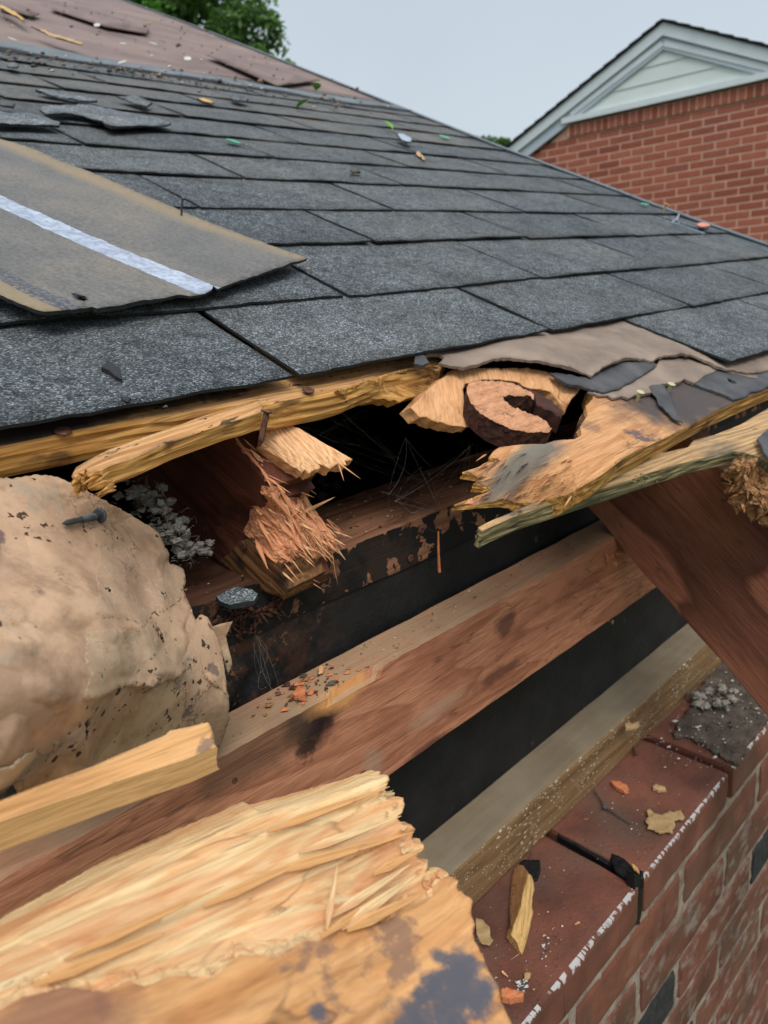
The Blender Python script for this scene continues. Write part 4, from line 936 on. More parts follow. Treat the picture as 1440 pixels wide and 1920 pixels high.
relief('break_face', brk, tB, Vector((.006, .016, 0)), [m_orange, m_orange], sp=4, parent=t6, M=MB, layers=3,
       disp=lambda l, x, y: .0014 * math.floor(N((l[0] * .25, l[1], l[2]), 90) * 5) + .0016 * N((l[0] * .15, l[1], l[2]), 330, 2) + .0022 * max(0, N((l[0] * .5, l[1], 0), 60, 5)) + .0014 * abs(N((l[0] * .4, l[1] * 1.2, l[2]), 520, 7)), rag=lambda l, x, y: tuple(.002 * N(l, 300, k) for k in (1, 2, 3)), smooth=False)
lowf = relief('toe_end', [(532, 1122), (536, 1098), (545, 1082), (560, 1064), (585, 1052), (606, 1050), (604, 1078), (575, 1090), (552, 1100)], tps([(532, 1122, PX(532, 1122, .2545)), (600, 1076, PX(600, 1076, .299)), (545, 1082, PX(545, 1082, .262)), (604, 1050, PX(604, 1050, .297))]), Vector((0, .02, 0)), [m_block, m_block], sp=5, parent=t6, M=MB, layers=2, disp=lambda l, x, y: .001 + .001 * N(l, 200))
def in_brk(n, box, poly):
    out = []
    while len(out) < n:
        x, y = random.uniform(box[0], box[2]), random.uniform(box[1], box[3])
        if inside(np.array([x]), np.array([y]), poly)[0]: out.append((x, y))
    return out
down = (SL * -1)
b = Bag(); b2 = Bag()
for x, y in in_brk(55, (440, 800, 640, 1110), brk):
    P = tB(x, y) - ray(x, y).normalized() * random.uniform(.0005, .004)
    d = down + EX * random.uniform(-.05, .55) + Vector((0, 0, random.uniform(-.5, .25)))
    (b if random.random() < .6 else b2).add(splinter_vf(P, d, random.uniform(.006, .022), random.uniform(.0007, .0026), random.uniform(.0004, .0012), Vector((-.4, -.8, .4)), random.uniform(-.1, .25)))
for k in range(42):      # tuft of fibres at the tip
    f = random.random(); x = 560 + 62 * f + random.uniform(-10, 8); y = 1022 + random.uniform(-45, 12) - 10 * f
    P = tB(x, y) - ray(x, y).normalized() * random.uniform(.001, .005)
    d = down + EX * random.uniform(-.1, .7) + Vector((0, 0, random.uniform(-1.0, .1)))
    (b if random.random() < .5 else b2).add(splinter_vf(P, d, random.uniform(.008, .018), random.uniform(.0006, .0022), random.uniform(.0003, .0007), Vector((-.4, -.8, .4)), random.uniform(-.3, .1)))
tag(b.obj('frayed_fibres', m_orange, MB, t6), kind='stuff')
tag(b2.obj('pale_fibres', m_pale, MB, t6), kind='stuff')
def bigsplint(a, b_, w, t, mat, par, X0=None, curl=0.0):
    d = Vector(b_) - Vector(a); V, Fc = splinter_vf(Vector(a), d, d.length, w, t, Vector((-.3, -.7, .6)), curl)
    return mesh_obj('splinter', V, Fc, mat, frame(a, d, Vector((-.3, -.7, .6))), par)
def Q(x, y, dz=.004): return tB(x, y) - ray(x, y).normalized() * dz
bigsplint(Q(560, 965, .003), Q(628, 932, .010), .004, .0016, m_pale, t6)
bigsplint(Q(548, 968), Q(570, 930, .008), .0055, .0014, m_orange, t6)
bigsplint(Q(604, 995, .002), Q(648, 1050, .006), .0045, .002, m_pale, t6)
bigsplint(Q(622, 1030, .003), Q(628, 1090, .008), .0012, .0006, m_pale, t6, curl=.12)
bigsplint(Q(585, 952), Q(618, 1022, .004), .003, .001, m_pale, t6)
bigsplint(Q(548, 900), Q(600, 985, .004), .0035, .0012, m_pale, t6)
bigsplint(Q(470, 842), Q(520, 905, .004), .0045, .0014, m_pale, t6)
bigsplint(Q(490, 870), Q(545, 965, .004), .004, .0012, m_orange, t6)
bigsplint(Q(500, 1090, .002), Q(532, 1118, .004), .004, .0015, m_block, t6)
bigsplint(Q(590, 1010), Q(612, 1052, .005), .002, .0008, m_pale, t6)
for k in range(22):
    x, y = random.choice(in_brk(1, (470, 850, 600, 1040), brk)); bigsplint(Q(x, y, .002), Q(x + random.uniform(20, 48), y + random.uniform(28, 60), .005), random.uniform(.003, .0065), .0016, random.choice((m_pale, m_orange, m_orange)), t6, curl=random.uniform(-.05, .1))
# upper split tongue of the rafter
tU = tps([(x, y, on(x, y, 'h', h)) for x, y, h in ((505, 801, .233), (539, 795, .233), (584, 817, .234), (660, 862, .236), (650, 872, .240), (600, 879, .244), (557, 878, .246), (489, 835, .243), (540, 840, .238))])
tong = [(498, 797), (539, 794), (560, 804), (584, 817), (620, 838), (645, 852), (661, 862), (652, 865), (646, 864), (650, 872), (640, 873), (630, 871), (618, 880), (608, 874), (596, 870), (600, 879), (588, 882), (579, 889), (572, 880), (566, 886), (557, 878), (545, 874), (539, 868), (520, 856), (505, 846), (488, 836), (494, 812)]
relief('split_tongue', tong, tU, Vector((.002, .010, -.006)), [m_pale, m_pale], sp=4, parent=t6, M=frame(on(570, 840, 'h', .238), SL * -1, NR), layers=4,
       disp=lambda l, x, y: .0016 * N((l[0] * .12, l[1], 0), 190) + .0007 * N((l[0] * .1, l[1], 0), 600, 3), rag=lambda l, x, y: (.003 * N((l[1], l[2] * 3, 0), 300), 0, 0))
bigsplint(on(632, 866, 'h', .238), on(676, 898, 'h', .243), .0014, .0007, m_pale, t6)
bigsplint(on(634, 868, 'h', .239), on(645, 902, 'h', .246), .0014, .0007, m_pale, t6)
relief('red_heartwood', [(500, 838), (530, 858), (560, 876), (575, 905), (580, 930), (572, 938), (545, 905), (520, 868)], tps([(500, 838, PX(500, 838, .298)), (560, 876, PX(560, 876, .312)), (580, 930, PX(580, 930, .304)), (520, 868, PX(520, 868, .297))]), Vector((0, .01, 0)), m_rafter, sp=6, parent=t6, M=MB, layers=2, disp=lambda l, x, y: .002 * N((l[0] * .2, l[1], l[2]), 150))
p = on(455, 1022, 'X', .2515); nail(t6, p, p + Vector((.02, .004, 0)), m_rust, 'nail_head', hr=.0036, ht=.0012)
p = on(386, 992, 'X', .2545); nail(t6, p, p + Vector((.02, .0, 0)), m_rust, 'nail_head', hr=.0036, ht=.0008)
# ------------------------------------------------------------------ long split strip at the right
t7 = thing('split_board', on(1200, 880, 'h', .245), 'long greyish split board strip lying across the top of the leaning rafter', 'board')
tE = tps([(x, y, on(x, y, 'h', h)) for x, y, h in ((897, 990, .236), (960, 962, .234), (1070, 912, .232), (1170, 872, .230), (1300, 840, .227), (1440, 765, .222), (1045, 942, .236), (1220, 886, .235), (1395, 846, .232), (1440, 800, .226), (1440, 860, .233))])
outE = [(896, 990), (925, 975), (960, 961), (1015, 936), (1070, 911), (1120, 892), (1170, 871), (1230, 850), (1290, 838), (1300, 826), (1340, 815), (1390, 795), (1440, 766), (1520, 730), (1520, 880), (1440, 868), (1420, 856), (1395, 848), (1375, 846), (1340, 853), (1300, 862), (1262, 874), (1220, 887), (1170, 904), (1110, 922), (1045, 943), (980, 963), (925, 986), (905, 997)]
ME = frame(on(1150, 910, 'h', .234), on(1395, 830, 'h', .231) - on(900, 990, 'h', .236), NR)
relief('board_strip', outE, tE, Vector((0, .004, -.0115)), [m_grayplank, m_grayedge], sp=6, parent=t7, M=ME, layers=6, disp=lambda l, x, y: .0008 * N((l[0] * .1, l[1], 0), 120) + .0004 * N((l[0] * .1, l[1], 0), 500), rag=lambda l, x, y: (0, .0016 * N((l[0] * .1, l[1], l[2] * 3), 200, 2), 0))
b = Bag()
for k in range(40):
    x = random.uniform(900, 1340); y = 1000 + (x - 900) * (868 - 1005) / 450 + random.uniform(-12, 4); P = on(x, y, 'h', .243)
    b.add(splinter_vf(P, EX * -1 + Vector((0, random.uniform(-.4, .1), random.uniform(-.6, .1))), random.uniform(.003, .009), random.uniform(.0005, .0014), .0005, Vector((0, -1, 0))))
for k in range(14):
    x = random.uniform(1165, 1215); P = on(x, random.uniform(885, 905), 'h', .236)
    b.add(splinter_vf(P, Vector((random.uniform(-1, 1), -.6, random.uniform(-.6, .3))), random.uniform(.004, .010), random.uniform(.0008, .002), .0006, Vector((0, -1, 0))))
tag(b.obj('frayed_edge', m_grayedge, ME, t7), kind='stuff')
# rotten broken end at the far right
t8 = thing('rotten_board_end', on(1420, 920, 'h', .262), 'crumbling rotten brown wood end at the right under the grey strip', 'rotten wood')
tRt = tps([(x, y, on(x, y, 'h', h)) for x, y, h in ((1380, 872, .236), (1440, 860, .235), (1390, 905, .250), (1440, 930, .252), (1425, 955, .262), (1500, 880, .238))])
relief('rotten_end', [(1376, 868), (1384, 858), (1400, 862), (1440, 866), (1520, 880), (1520, 980), (1455, 968), (1444, 950), (1436, 962), (1426, 942), (1412, 936), (1408, 946), (1398, 928), (1390, 922), (1394, 910), (1382, 904), (1386, 892), (1378, 884)], tRt, Vector((.004, .012, -.012)), [m_rot, m_rot], sp=4, parent=t8, M=frame(on(1420, 910, 'h', .245), SL * -1, NR), layers=4,
       disp=lambda l, x, y: .010 * N(l, 75) + .004 * N((l[0] * .3, l[1], l[2]), 300, 3), rag=lambda l, x, y: tuple(.005 * N(l, 160, k) for k in (1, 2, 3)), smooth=False)
b = Bag()
for k in range(34):
    P = tRt(random.uniform(1385, 1450), random.uniform(880, 950)) + Vector((0, -.002, .001))
    b.add(splinter_vf(P, Vector((random.uniform(-1, .3), -.5, random.uniform(-1, .3))), random.uniform(.005, .012), random.uniform(.003, .006), .0025, Vector((0, -1, .3))))
tag(b.obj('rotten_splinters', m_rot, None, t8), kind='stuff')
tag(relief('felt_scrap', [(1420, 822), (1438, 806), (1500, 780), (1500, 880), (1441, 862), (1432, 850), (1429, 835)], planar('h', .2235), NR * -.002, m_feltd, sp=5, M=MFe, layers=1, disp=crease), 'smooth blue-grey felt scrap on the right end of the split board', 'felt scrap')
# ------------------------------------------------------------------ kraft paper
t9 = thing('kraft_paper', on(200, 1200, 'Y', .33), 'crumpled stained brown kraft paper sheet bulging out of the open eave', 'paper')
pc = [(0, 905, .380), (130, 905, .392), (-120, 905, .37), (226, 957, .400), (297, 999, .402), (316, 1057, .395), (345, 1092, .388), (391, 1160, .362), (416, 1215, .352), (430, 1330, .340), (361, 1260, .336), (207, 1292, .285), (0, 1250, .258), (100, 1100, .315), (0, 1100, .31), (250, 1100, .362), (230, 1370, .315), (350, 1370, .342), (0, 1480, .272), (110, 1340, .262), (410, 1410, .352), (300, 1445, .345), (-120, 1300, .25), (-120, 1500, .27), (160, 1440, .305)]
tP = tps([(x, y, on(x, y, 'Y', v)) for x, y, v in pc])
po = [(-120, 890), (-40, 896), (0, 898), (32, 900), (65, 890), (107, 894), (139, 907), (168, 924), (194, 940), (226, 956), (258, 973), (284, 989), (297, 999), (303, 1012), (307, 1028), (316, 1057), (326, 1058), (336, 1063), (341, 1076), (346, 1092), (342, 1105), (348, 1118), (355, 1131), (363, 1150), (371, 1168), (381, 1164), (391, 1158), (399, 1176), (407, 1192), (412, 1203), (416, 1215), (423, 1263), (430, 1312), (432, 1351), (424, 1376), (414, 1402), (380, 1430), (300, 1448), (200, 1470), (120, 1500), (40, 1500), (22, 1466), (0, 1482), (-60, 1500), (-120, 1500)]
hl = [[(115, 930), (130, 932), (150, 930), (158, 938), (146, 946), (132, 952), (128, 942)], [(60, 896), (68, 898), (66, 905), (58, 903)], [(278, 1170), (285, 1172), (296, 1188), (302, 1198), (297, 1202), (288, 1190)], [(184, 1094), (190, 1095), (188, 1100), (183, 1099)],
      [(343, 1238), (352, 1242), (360, 1252), (354, 1255), (345, 1246)], [(12, 1430), (24, 1420), (30, 1432), (22, 1446), (12, 1440)], [(158, 1352), (168, 1348), (166, 1372), (158, 1380)]]
def facet(u, v, sd):
    """height of crumpled sheet: random heights joined by flat triangles"""
    u += .45 * noise.noise(Vector((u * .7, v * .7, sd))); v += .45 * noise.noise(Vector((u * .7, v * .7, sd + 9)))
    k = (u + v) * .36603; i, j = math.floor(u + k), math.floor(v + k); fu, fv = u + k - i, v + k - j
    hh = lambda a, c: noise.cell(Vector((a + .5, c + .5, sd + .5)))
    h0, h3 = hh(i, j), hh(i + 1, j + 1)
    if fu > fv: h1 = hh(i + 1, j); return h0 + (h1 - h0) * fu + (h3 - h1) * fv
    h2 = hh(i, j + 1); return h0 + (h2 - h0) * fv + (h3 - h2) * fu
def dP(l, x, y):
    if True:
        a = .0120 * facet(l[0] * 13, l[1] * 15, 1) + .0085 * facet(l[0] * 30 + 3, l[1] * 26, 2) + .0036 * facet(l[0] * 66, l[1] * 72, 3) + .0005 * N(l, 200)
        if x > 150:
            yc = 1296 - (x - 200) * .24 if x < 361 else 1258 + (x - 361) * .70
            t = (y - yc) / 120
            if t > 0: a -= .020 * min(1, t) ** .75 * min(1, (x - 150) / 90)
            else: a += .002 * max(0, 1 + t * 6)
        k = max(0, 1 - math.hypot((x - 60) / 170, (y - 1420) / 110))
        return a + k * (.016 * facet(l[0] * 45, l[1] * 45, 7) - .004)
    a = .0045 * (.5 - abs(N((l[0] * 1.2, l[1], l[2]), 9, 2))) + .0028 * (.5 - abs(N((l[0] + l[1], l[1], l[2]), 22, 5))) + .0012 * (.5 - abs(N(l, 55, 6))) + .0004 * N(l, 160)
    k = max(0, 1 - math.hypot((x - 80) / 150, (y - 1400) / 110))
    def fold(sc, o):
        d = noise.voronoi(Vector((l[0] * sc + o, l[1] * sc, l[2] * sc * .6)), distance_metric='DISTANCE')[0]; return min(.5, d[1] - d[0])
    a = a * .9 + .0085 * fold(11, 3) + .0050 * fold(24, 9) + .0020 * fold(55, 1) + .0012 * N(l, 90, 2)
    if x > 150:
        yc = 1296 - (x - 200) * .24 if x < 361 else 1258 + (x - 361) * .70
        t = (y - yc) / 120
        if t > 0: a -= .020 * min(1, t) ** .75 * min(1, (x - 150) / 90)
        else: a += .002 * max(0, 1 + t * 6)
    return a + k * (.008 * abs(N(l, 40, 8)) - .003)
relief('paper_sheet', po, tP, Vector((0, .0009, 0)), [m_kraft, m_kraft], sp=5.5, parent=t9, M=frame(on(200, 1150, 'Y', .34), EX, Vector((0, -.8, .6))), layers=1, disp=dP, holes=hl, jit=1.6)
# torn surface layers of the paper
MPa = frame(on(200, 1150, 'Y', .34), EX, Vector((0, -.8, .6)))
def lay_on(k): return lambda x, y: tP(x, y) - Vector((0, 1, 0)) * (dP(MPa.inverted() @ tP(x, y), x, y) + k)
m_kr2 = simple('paper_mauve_layer', [(146, 122, 102), (164, 138, 114), (178, 150, 122)], 14, bump=.0008, bsc=160)
m_kr3 = simple('paper_grey_layer', [(150, 130, 106), (170, 150, 124), (180, 152, 120)], 14, bump=.0008, bsc=160)
relief('torn_layer', [(185, 1018), (192, 1012), (203, 1015), (215, 1012), (224, 1022), (232, 1022), (243, 1036), (250, 1030), (262, 1034), (276, 1040), (290, 1052), (302, 1062), (318, 1061), (336, 1064), (346, 1090), (340, 1105), (335, 1125), (325, 1133), (305, 1135), (292, 1143), (282, 1140), (270, 1150), (255, 1152), (244, 1162), (228, 1152), (215, 1148), (205, 1152), (190, 1143), (172, 1146), (160, 1138), (152, 1128), (165, 1100), (172, 1070), (180, 1045)], lay_on(.0000), Vector((0, .0006, 0)), m_kr2, sp=5, parent=t9, M=MPa, layers=1, jit=1.5)
relief('torn_layer', [(160, 1182), (176, 1172), (190, 1166), (220, 1168), (250, 1160), (262, 1176), (277, 1185), (284, 1206), (272, 1222), (262, 1235), (258, 1252), (248, 1262), (252, 1275), (240, 1285), (222, 1288), (210, 1298), (196, 1300), (186, 1318), (172, 1332), (162, 1324), (150, 1300), (158, 1280), (165, 1256), (156, 1232), (162, 1205)], lay_on(.0000), Vector((0, .0006, 0)), m_kr3, sp=5, parent=t9, M=MPa, layers=1, jit=1.5)
relief('torn_layer', [(-20, 1428), (6, 1424), (20, 1412), (44, 1404), (62, 1408), (84, 1396), (112, 1392), (104, 1412), (86, 1440), (60, 1462), (40, 1468), (24, 1460), (0, 1470), (-20, 1474)], lay_on(.0012), Vector((0, .0006, 0)), m_kr3, sp=5, parent=t9, M=MPa, layers=1, jit=1.5)
# folded lower lip and torn flap
tP2 = tps([(205, 1296, on(205, 1296, 'Y', .281)), (361, 1262, on(361, 1262, 'Y', .333)), (426, 1304, on(426, 1304, 'Y', .339)), (420, 1400, on(420, 1400, 'Y', .357)), (300, 1450, on(300, 1450, 'Y', .352)), (180, 1430, on(180, 1430, 'Y', .31)), (150, 1360, on(150, 1360, 'Y', .29)), (300, 1330, on(300, 1330, 'Y', .334))])
relief('flap', [(391, 1168), (400, 1176), (415, 1170), (438, 1166), (432, 1178), (422, 1192), (428, 1215), (434, 1245), (428, 1262), (420, 1240), (412, 1210), (400, 1190)], planar('Y', .358), Vector((0, .001, 0)), m_kraft, sp=4, parent=t9, M=frame(on(410, 1200, 'Y', .36), EX, Vector((0, -.8, .6))), layers=1, disp=lambda l, x, y: .003 * N(l, 80))
o = thing('loose_nail', tP(160, 972), 'grey ring-shank nail lying on the brown kraft paper', 'nail')
V, Fc = nail_vf(tP(186, 967) - ray(186, 967).normalized() * .007, tP(117, 982) - ray(117, 982).normalized() * .004, r=.0016, hr=.0042, ht=.0014)
b = Bag(); b.add((V, Fc)); ha = tP(186, 967) - ray(186, 967).normalized() * .007; ti = tP(117, 982) - ray(117, 982).normalized() * .004
for i in range(7):
    c = ha.lerp(ti, .16 + i * .055); dd = (ti - ha).normalized(); b.add(tube_vf([c - dd * .0004, c, c + dd * .0004], [.0016, .0021, .0016], 10))
b.obj('nail_shank', m_steel, Matrix.Translation(ti), o)
# ------------------------------------------------------------------ insulation clumps
def clump(name, pts, r, mat, label, cat='insulation', dens=9):
    b = Bag()
    for P in pts:
        for k in range(dens):
            c = P + Vector((random.gauss(0, r), random.gauss(0, r), random.gauss(0, r * .6))); q = r * random.uniform(.3, .8); s = random.random() * 50
            sx, sy, sz = random.uniform(.6, 1.4), random.uniform(.6, 1.3), random.uniform(.4, .9)
            V = []; Fc = []; nl, nm = 14, 20
            for i in range(nl + 1):
                for j in range(nm):
                    th, ph_ = math.pi * i / nl, 2 * math.pi * j / nm; d = Vector((math.sin(th) * math.cos(ph_), math.sin(th) * math.sin(ph_), math.cos(th)))
                    e = q * (.8 + .8 * N(d, 1.6, s) + .55 * abs(N(d, 4, s)) + .35 * N(d, 10, s))
                    V.append(c + Vector((d.x * sx, d.y * sy, d.z * sz)) * e)
            for i in range(nl):
                for j in range(nm): Fc.append((i * nm + j, (i + 1) * nm + j, (i + 1) * nm + (j + 1) % nm, i * nm + (j + 1) % nm))
            b.add((V, Fc))
        for k in range(dens * 4):
            c = P + Vector((random.gauss(0, r * 1.2), random.gauss(0, r * 1.2), random.gauss(0, r * .8))); q = [c]
            d = Vector((random.gauss(0, 1), random.gauss(0, 1), random.gauss(0, 1))).normalized()
            for _ in range(4): d = (d + Vector((random.gauss(0, .6), random.gauss(0, .6), random.gauss(0, .6)))).normalized(); q.append(q[-1] + d * r * .3)
            b.add(tube_vf(q, .00018, 3))
    o = b.obj(name, mat, Matrix.Translation(pts[0]), smooth=True); return tag(o, label, cat)
clump('insulation_clump', [on(285, 945, 'Y', .455), on(300, 975, 'Y', .45), on(262, 925, 'Y', .47)], .007, m_insul, 'upper grey wool insulation lump in the gap beside the broken rafter', dens=7)
clump('insulation_clump', [on(330, 1010, 'Y', .43), on(345, 1030, 'Y', .43), on(315, 995, 'Y', .435), on(360, 1025, 'Y', .435)], .0055, m_insul, 'lower grey wool insulation lump resting on the plate by the kraft paper', dens=9)
clump('insulation_clump', [on(600, 905, 'Y', .53), on(640, 900, 'Y', .54), on(575, 920, 'Y', .53)], .007, m_insd, 'dark fluff behind the orange frayed rafter end', dens=5)
clump('insulation_clump', [on(1300, 1300, 'Z', -.548), on(1325, 1318, 'Z', -.552), on(1345, 1300, 'Z', -.552), on(1362, 1325, 'Z', -.553)], .0085, m_insul, 'grey insulation fluff on the wall top beneath the leaning rafter', dens=7)
# ------------------------------------------------------------------ scrap on the plate, hanging splinter
p0 = on(440, 1116, 'Z', -.182)
tag(relief('shingle_scrap', [(405, 1118), (425, 1106), (450, 1100), (472, 1104), (484, 1114), (476, 1124), (452, 1132), (430, 1134), (412, 1127)], planar('Z', -.181), Vector((0, 0, -.003)), [m_scrap, m_asph], sp=3, M=frame(p0, EX, Vector((0, 0, 1))), layers=1, disp=lambda l, x, y: .0015 * N(l, 90)), 'small glittering shingle scrap on the plate beside the broken rafter', 'shingle scrap')
V, Fc = splinter_vf(on(823, 995, 'Y', .395), on(824, 1074, 'Y', .395) - on(823, 995, 'Y', .395), .0265, .0022, .0012, Vector((0, -1, 0)))
for i, v in enumerate(V): pass
tag(mesh_obj('hanging_splinter', tube_vf([on(822, 996, 'Y', .395), on(822, 1030, 'Y', .395), on(824, 1073, 'Y', .395)], [.0006, .0010, .0013], 5)[0], tube_vf([(0, 0, 0), (0, 0, 1), (0, 0, 2)], 1, 5)[1], m_chipo, Matrix.Translation(on(822, 996, 'Y', .395))), 'orange wood splinter hanging in the cobweb before the black board', 'splinter')
# charred debris hanging on the plate edge
m_char = wood('charred_splinters', [(30, 19, 15), (64, 38, 28), (96, 58, 42), (44, 28, 22)], gs=(30, 200, 200), bump=.003)
b = Bag()
for k in range(70):
    x = random.uniform(395, 520); y = 1128 + (520 - x) * .45 * random.random() + random.uniform(-8, 26)
    P = on(x, y, 'Y', .4075); b.add(splinter_vf(P, Vector((random.uniform(-1, 1), random.uniform(-.5, .1), random.uniform(-.8, .5))), random.uniform(.005, .018), random.uniform(.001, .0045), .0012, Vector((0, -1, 0))))
tag(b.obj('rotten_shreds', m_char, None, t4), kind='stuff')
# cobwebs
def web(pts, label, n, z):
    b = Bag()
    for k in range(n):
        a, c = random.sample(pts, 2); A = on(a[0] + random.uniform(-20, 20), a[1] + random.uniform(-14, 14), 'Y', z + random.uniform(-.012, .012)); B = on(c[0], c[1], 'Y', z + random.uniform(-.012, .012))
        m_ = (A + B) / 2 + Vector((random.uniform(-.012, .012), random.uniform(-.006, .006), random.uniform(-.018, .006)))
        pth = [A * (1 - f) ** 2 + m_ * 2 * f * (1 - f) + B * f * f + Vector((1, 0, 1)) * .0007 * noise.noise(Vector((f * 9, k, 0))) for f in [i / 9 for i in range(10)]]
        b.add(tube_vf(pth, random.choice((.00004, .00005, .00008)), 3, False))
    return tag(b.obj('cobweb', m_web, Matrix.Translation(on(pts[0][0], pts[0][1], 'Y', z))), label, 'cobweb')
web([(570, 800), (600, 815), (625, 790), (660, 835), (700, 815), (640, 850), (690, 780), (640, 770), (740, 860), (790, 900)], 'tangled cobweb in the dark hole under the plank', 18, .47)
web([(780, 960), (830, 985), (860, 965), (900, 1000), (740, 940), (720, 920), (800, 880), (880, 830), (760, 820)], 'thin cobweb strung above the hanging orange splinter', 24, .42)
web([(478, 1190), (492, 1240), (500, 1260), (512, 1295), (488, 1260)], 'dusty cobweb strand on the charred board beside the paper', 9, .402)
# ------------------------------------------------------------------ near brick wall
wall = thing('brick_wall', (.6, .31, -2.9), 'old red brick wall below the eave with white paint along its top edge', 'brick wall')
YF = .26
def brick_mesh(name, L, D, Hh, mat):
    bmh = bmesh.new(); bmesh.ops.create_cube(bmh, size=1)
    for v in bmh.verts: v.co = Vector((v.co.x * L, v.co.y * D, v.co.z * Hh))
    bmesh.ops.bevel(bmh, geom=bmh.edges[:], offset=.0018, segments=1, affect='EDGES')
    me = bpy.data.meshes.new(name); bmh.to_mesh(me); bmh.free(); me.materials.append(mat); return me
def detailed_brick(L, D, Hh, mat, seed):
    V, Fc = box_vf(-L / 2, L / 2, -D / 2, D / 2, -Hh / 2, Hh / 2, 40, 12, 8, lambda p, e: p + Vector((N(p, 40, seed + 1), N(p, 40, seed + 2), N(p, 30, seed + 3))) * .0008 - Vector((p.x / L, p.y / D, p.z / Hh)) * (.0035 if e == 3 else .0022 if e == 2 else 0))
    me = bpy.data.meshes.new('brick'); me.from_pydata([tuple(v) for v in V], [], Fc); me.materials.append(mat); return me
big_b = [detailed_brick(.2045, .125, .045, m_brick, s) for s in (1, 2, 3)]
row_b = [detailed_brick(.2060, .094, .0565, m_brick, s) for s in (4, 5)]
row_d = brick_mesh('brick', .2060, .094, .0565, m_brickd)
rg = random.Random(5)
dark = {(6, 4), (4, 6), (2, 3), (9, 5), (5, 9), (8, 7), (7, 3), (3, 8)}
head_b = [detailed_brick(.0935, .094, .0565, m_brick, 8)]; head_d = [detailed_brick(.0935, .094, .0565, m_brickd, s) for s in (9, 10)]
def lay(x, z, me, d=.047):
    share('brick', me, Matrix.Translation((x, YF + d + rg.uniform(-.0009, .0009), z)) @ Matrix.Rotation(rg.uniform(-.004, .004), 4, 'Z') @ Matrix.Rotation(rg.uniform(-.004, .004), 4, 'X'), wall)
for r_ in range(17):
    z = -.56 - .0225 if r_ == 0 else -.6135 - .0655 * (r_ - 1) - .02825
    if r_ < 3 or r_ % 2 == 0:
        for k in range(-2, 6):
            x = (.532 if r_ % 2 == 0 else .628) + (k - .5) * .2165
            lay(x, z, big_b[k % 3] if r_ == 0 else row_b[(k + r_) % 2], .0625 if r_ == 0 else .047)
    else:
        ph = {3: .520, 5: .900, 7: .700, 9: .62, 11: .84, 13: .56, 15: .75}[r_]
        for k in range(-4, 4):
            h0 = ph + k * .3215; lay(h0 + .0515, z, head_d[k % 2] if (k + r_) % 5 else head_b[0]); lay(h0 + .103 + .1092, z, row_b[k % 2])
V, Fc = box_vf(-.6, 1.7, YF + .0025, YF + .092, -1.74, -.604, 300, 1, 120, lambda p, e: p + Vector((0, .0014 * N(p, 60) + .001 * N(p, 200, 2), 0)))
mesh_obj('mortar_core', V, Fc, m_mortar, None, wall)
V, Fc = box_vf(-.6, 1.7, YF + .003, YF + .092, -2.9, -1.745, 1, 1, 1)
mesh_obj('lower_courses', V, Fc, m_brick, None, wall)
V, Fc = box_vf(1.5, 1.6, YF + .1, 9, -2.9, -.57, 1, 1, 1)
mesh_obj('side_wall', V, Fc, m_brick, None, wall)
# tar in the joint between the two top bricks
relief('tar_joint', [(1046, 1552), (1060, 1556), (1100, 1580), (1140, 1598), (1170, 1612), (1186, 1628), (1206, 1636), (1207, 1650), (1194, 1652), (1192, 1648), (1170, 1648), (1152, 1632), (1150, 1622), (1120, 1604), (1080, 1580), (1046, 1562)], planar('Z', -.5590), Vector((0, 0, -.01)), m_tar, sp=4, parent=wall, layers=1, disp=lambda l, x, y: .0010 * N(l, 200) + (.0012 if x > 1145 else -.004))
relief('tar_drip', [(1193, 1640), (1209, 1650), (1208, 1690), (1207, 1712), (1203, 1735), (1190, 1738), (1192, 1700)], planar('Y', .2595), Vector((0, .01, 0)), m_tar, sp=4, parent=wall, layers=1, disp=lambda l, x, y: .0006 * N(l, 200) - .002)
tag(relief('tar_patch', [(980, 1612), (1012, 1612), (1014, 1630), (1008, 1648), (1000, 1652), (985, 1640), (970, 1622)], planar('Z', -.5575), Vector((0, 0, -.002)), m_tar, sp=4, layers=1, disp=lambda l, x, y: .0006 * N(l, 200)), 'black tar patch on the brick behind the pale wood shard', 'tar patch')
# soil on the far end of the wall top
def gw(box, k=-.5595):
    def f():
        x, y = random.uniform(box[0], box[2]), random.uniform(box[1], box[3]); P = on(x, y, 'Z', k)
        return (P, Vector((0, 0, 1))) if .268 < P.y < .355 else f()
    return f
relief('wall_dirt', [(1262, 1385), (1290, 1382), (1322, 1398), (1350, 1418), (1378, 1432), (1392, 1415), (1440, 1350), (1440, 1250), (1340, 1240), (1290, 1330), (1268, 1362)], planar('Z', -.557), Vector((0, 0, -.004)), m_soot, sp=6, jit=4, parent=wall, layers=1, disp=lambda l, x, y: .0022 * N(l, 80) + .001 * N(l, 300))
grit('wall_dust', 260, gw((1230, 1260, 1440, 1440), -.555), (.0006, .002), [m_soot, m_insul, m_feltd, m_crumb], 'grey crumbs on the wall top below the leaning rafter')
grit('wall_grit', 110, gw((900, 1600, 1060, 1880)), (.0004, .0011), [m_crumb, m_soot, m_chipp, m_feltd], 'small pale grit around the wood shard on the brick top')
grit('wall_grit', 60, gw((1060, 1450, 1330, 1640)), (.0003, .0009), [m_crumb, m_soot, m_chipp], 'sparse grit on the second brick top')
for (cx, cy, n) in ((978, 1848, 34), (905, 1768, 18), (1028, 1765, 8), (1022, 1795, 8)):
    grit('bead_cluster', n, (lambda cx=cx, cy=cy: (on(random.gauss(cx, 5), random.gauss(cy, 7), 'Z', -.559), Vector((0, 0, 1)))), (.0007, .0014), [m_crumb, m_crumb, m_feltd], 'little heap of white and dark beads on the brick')
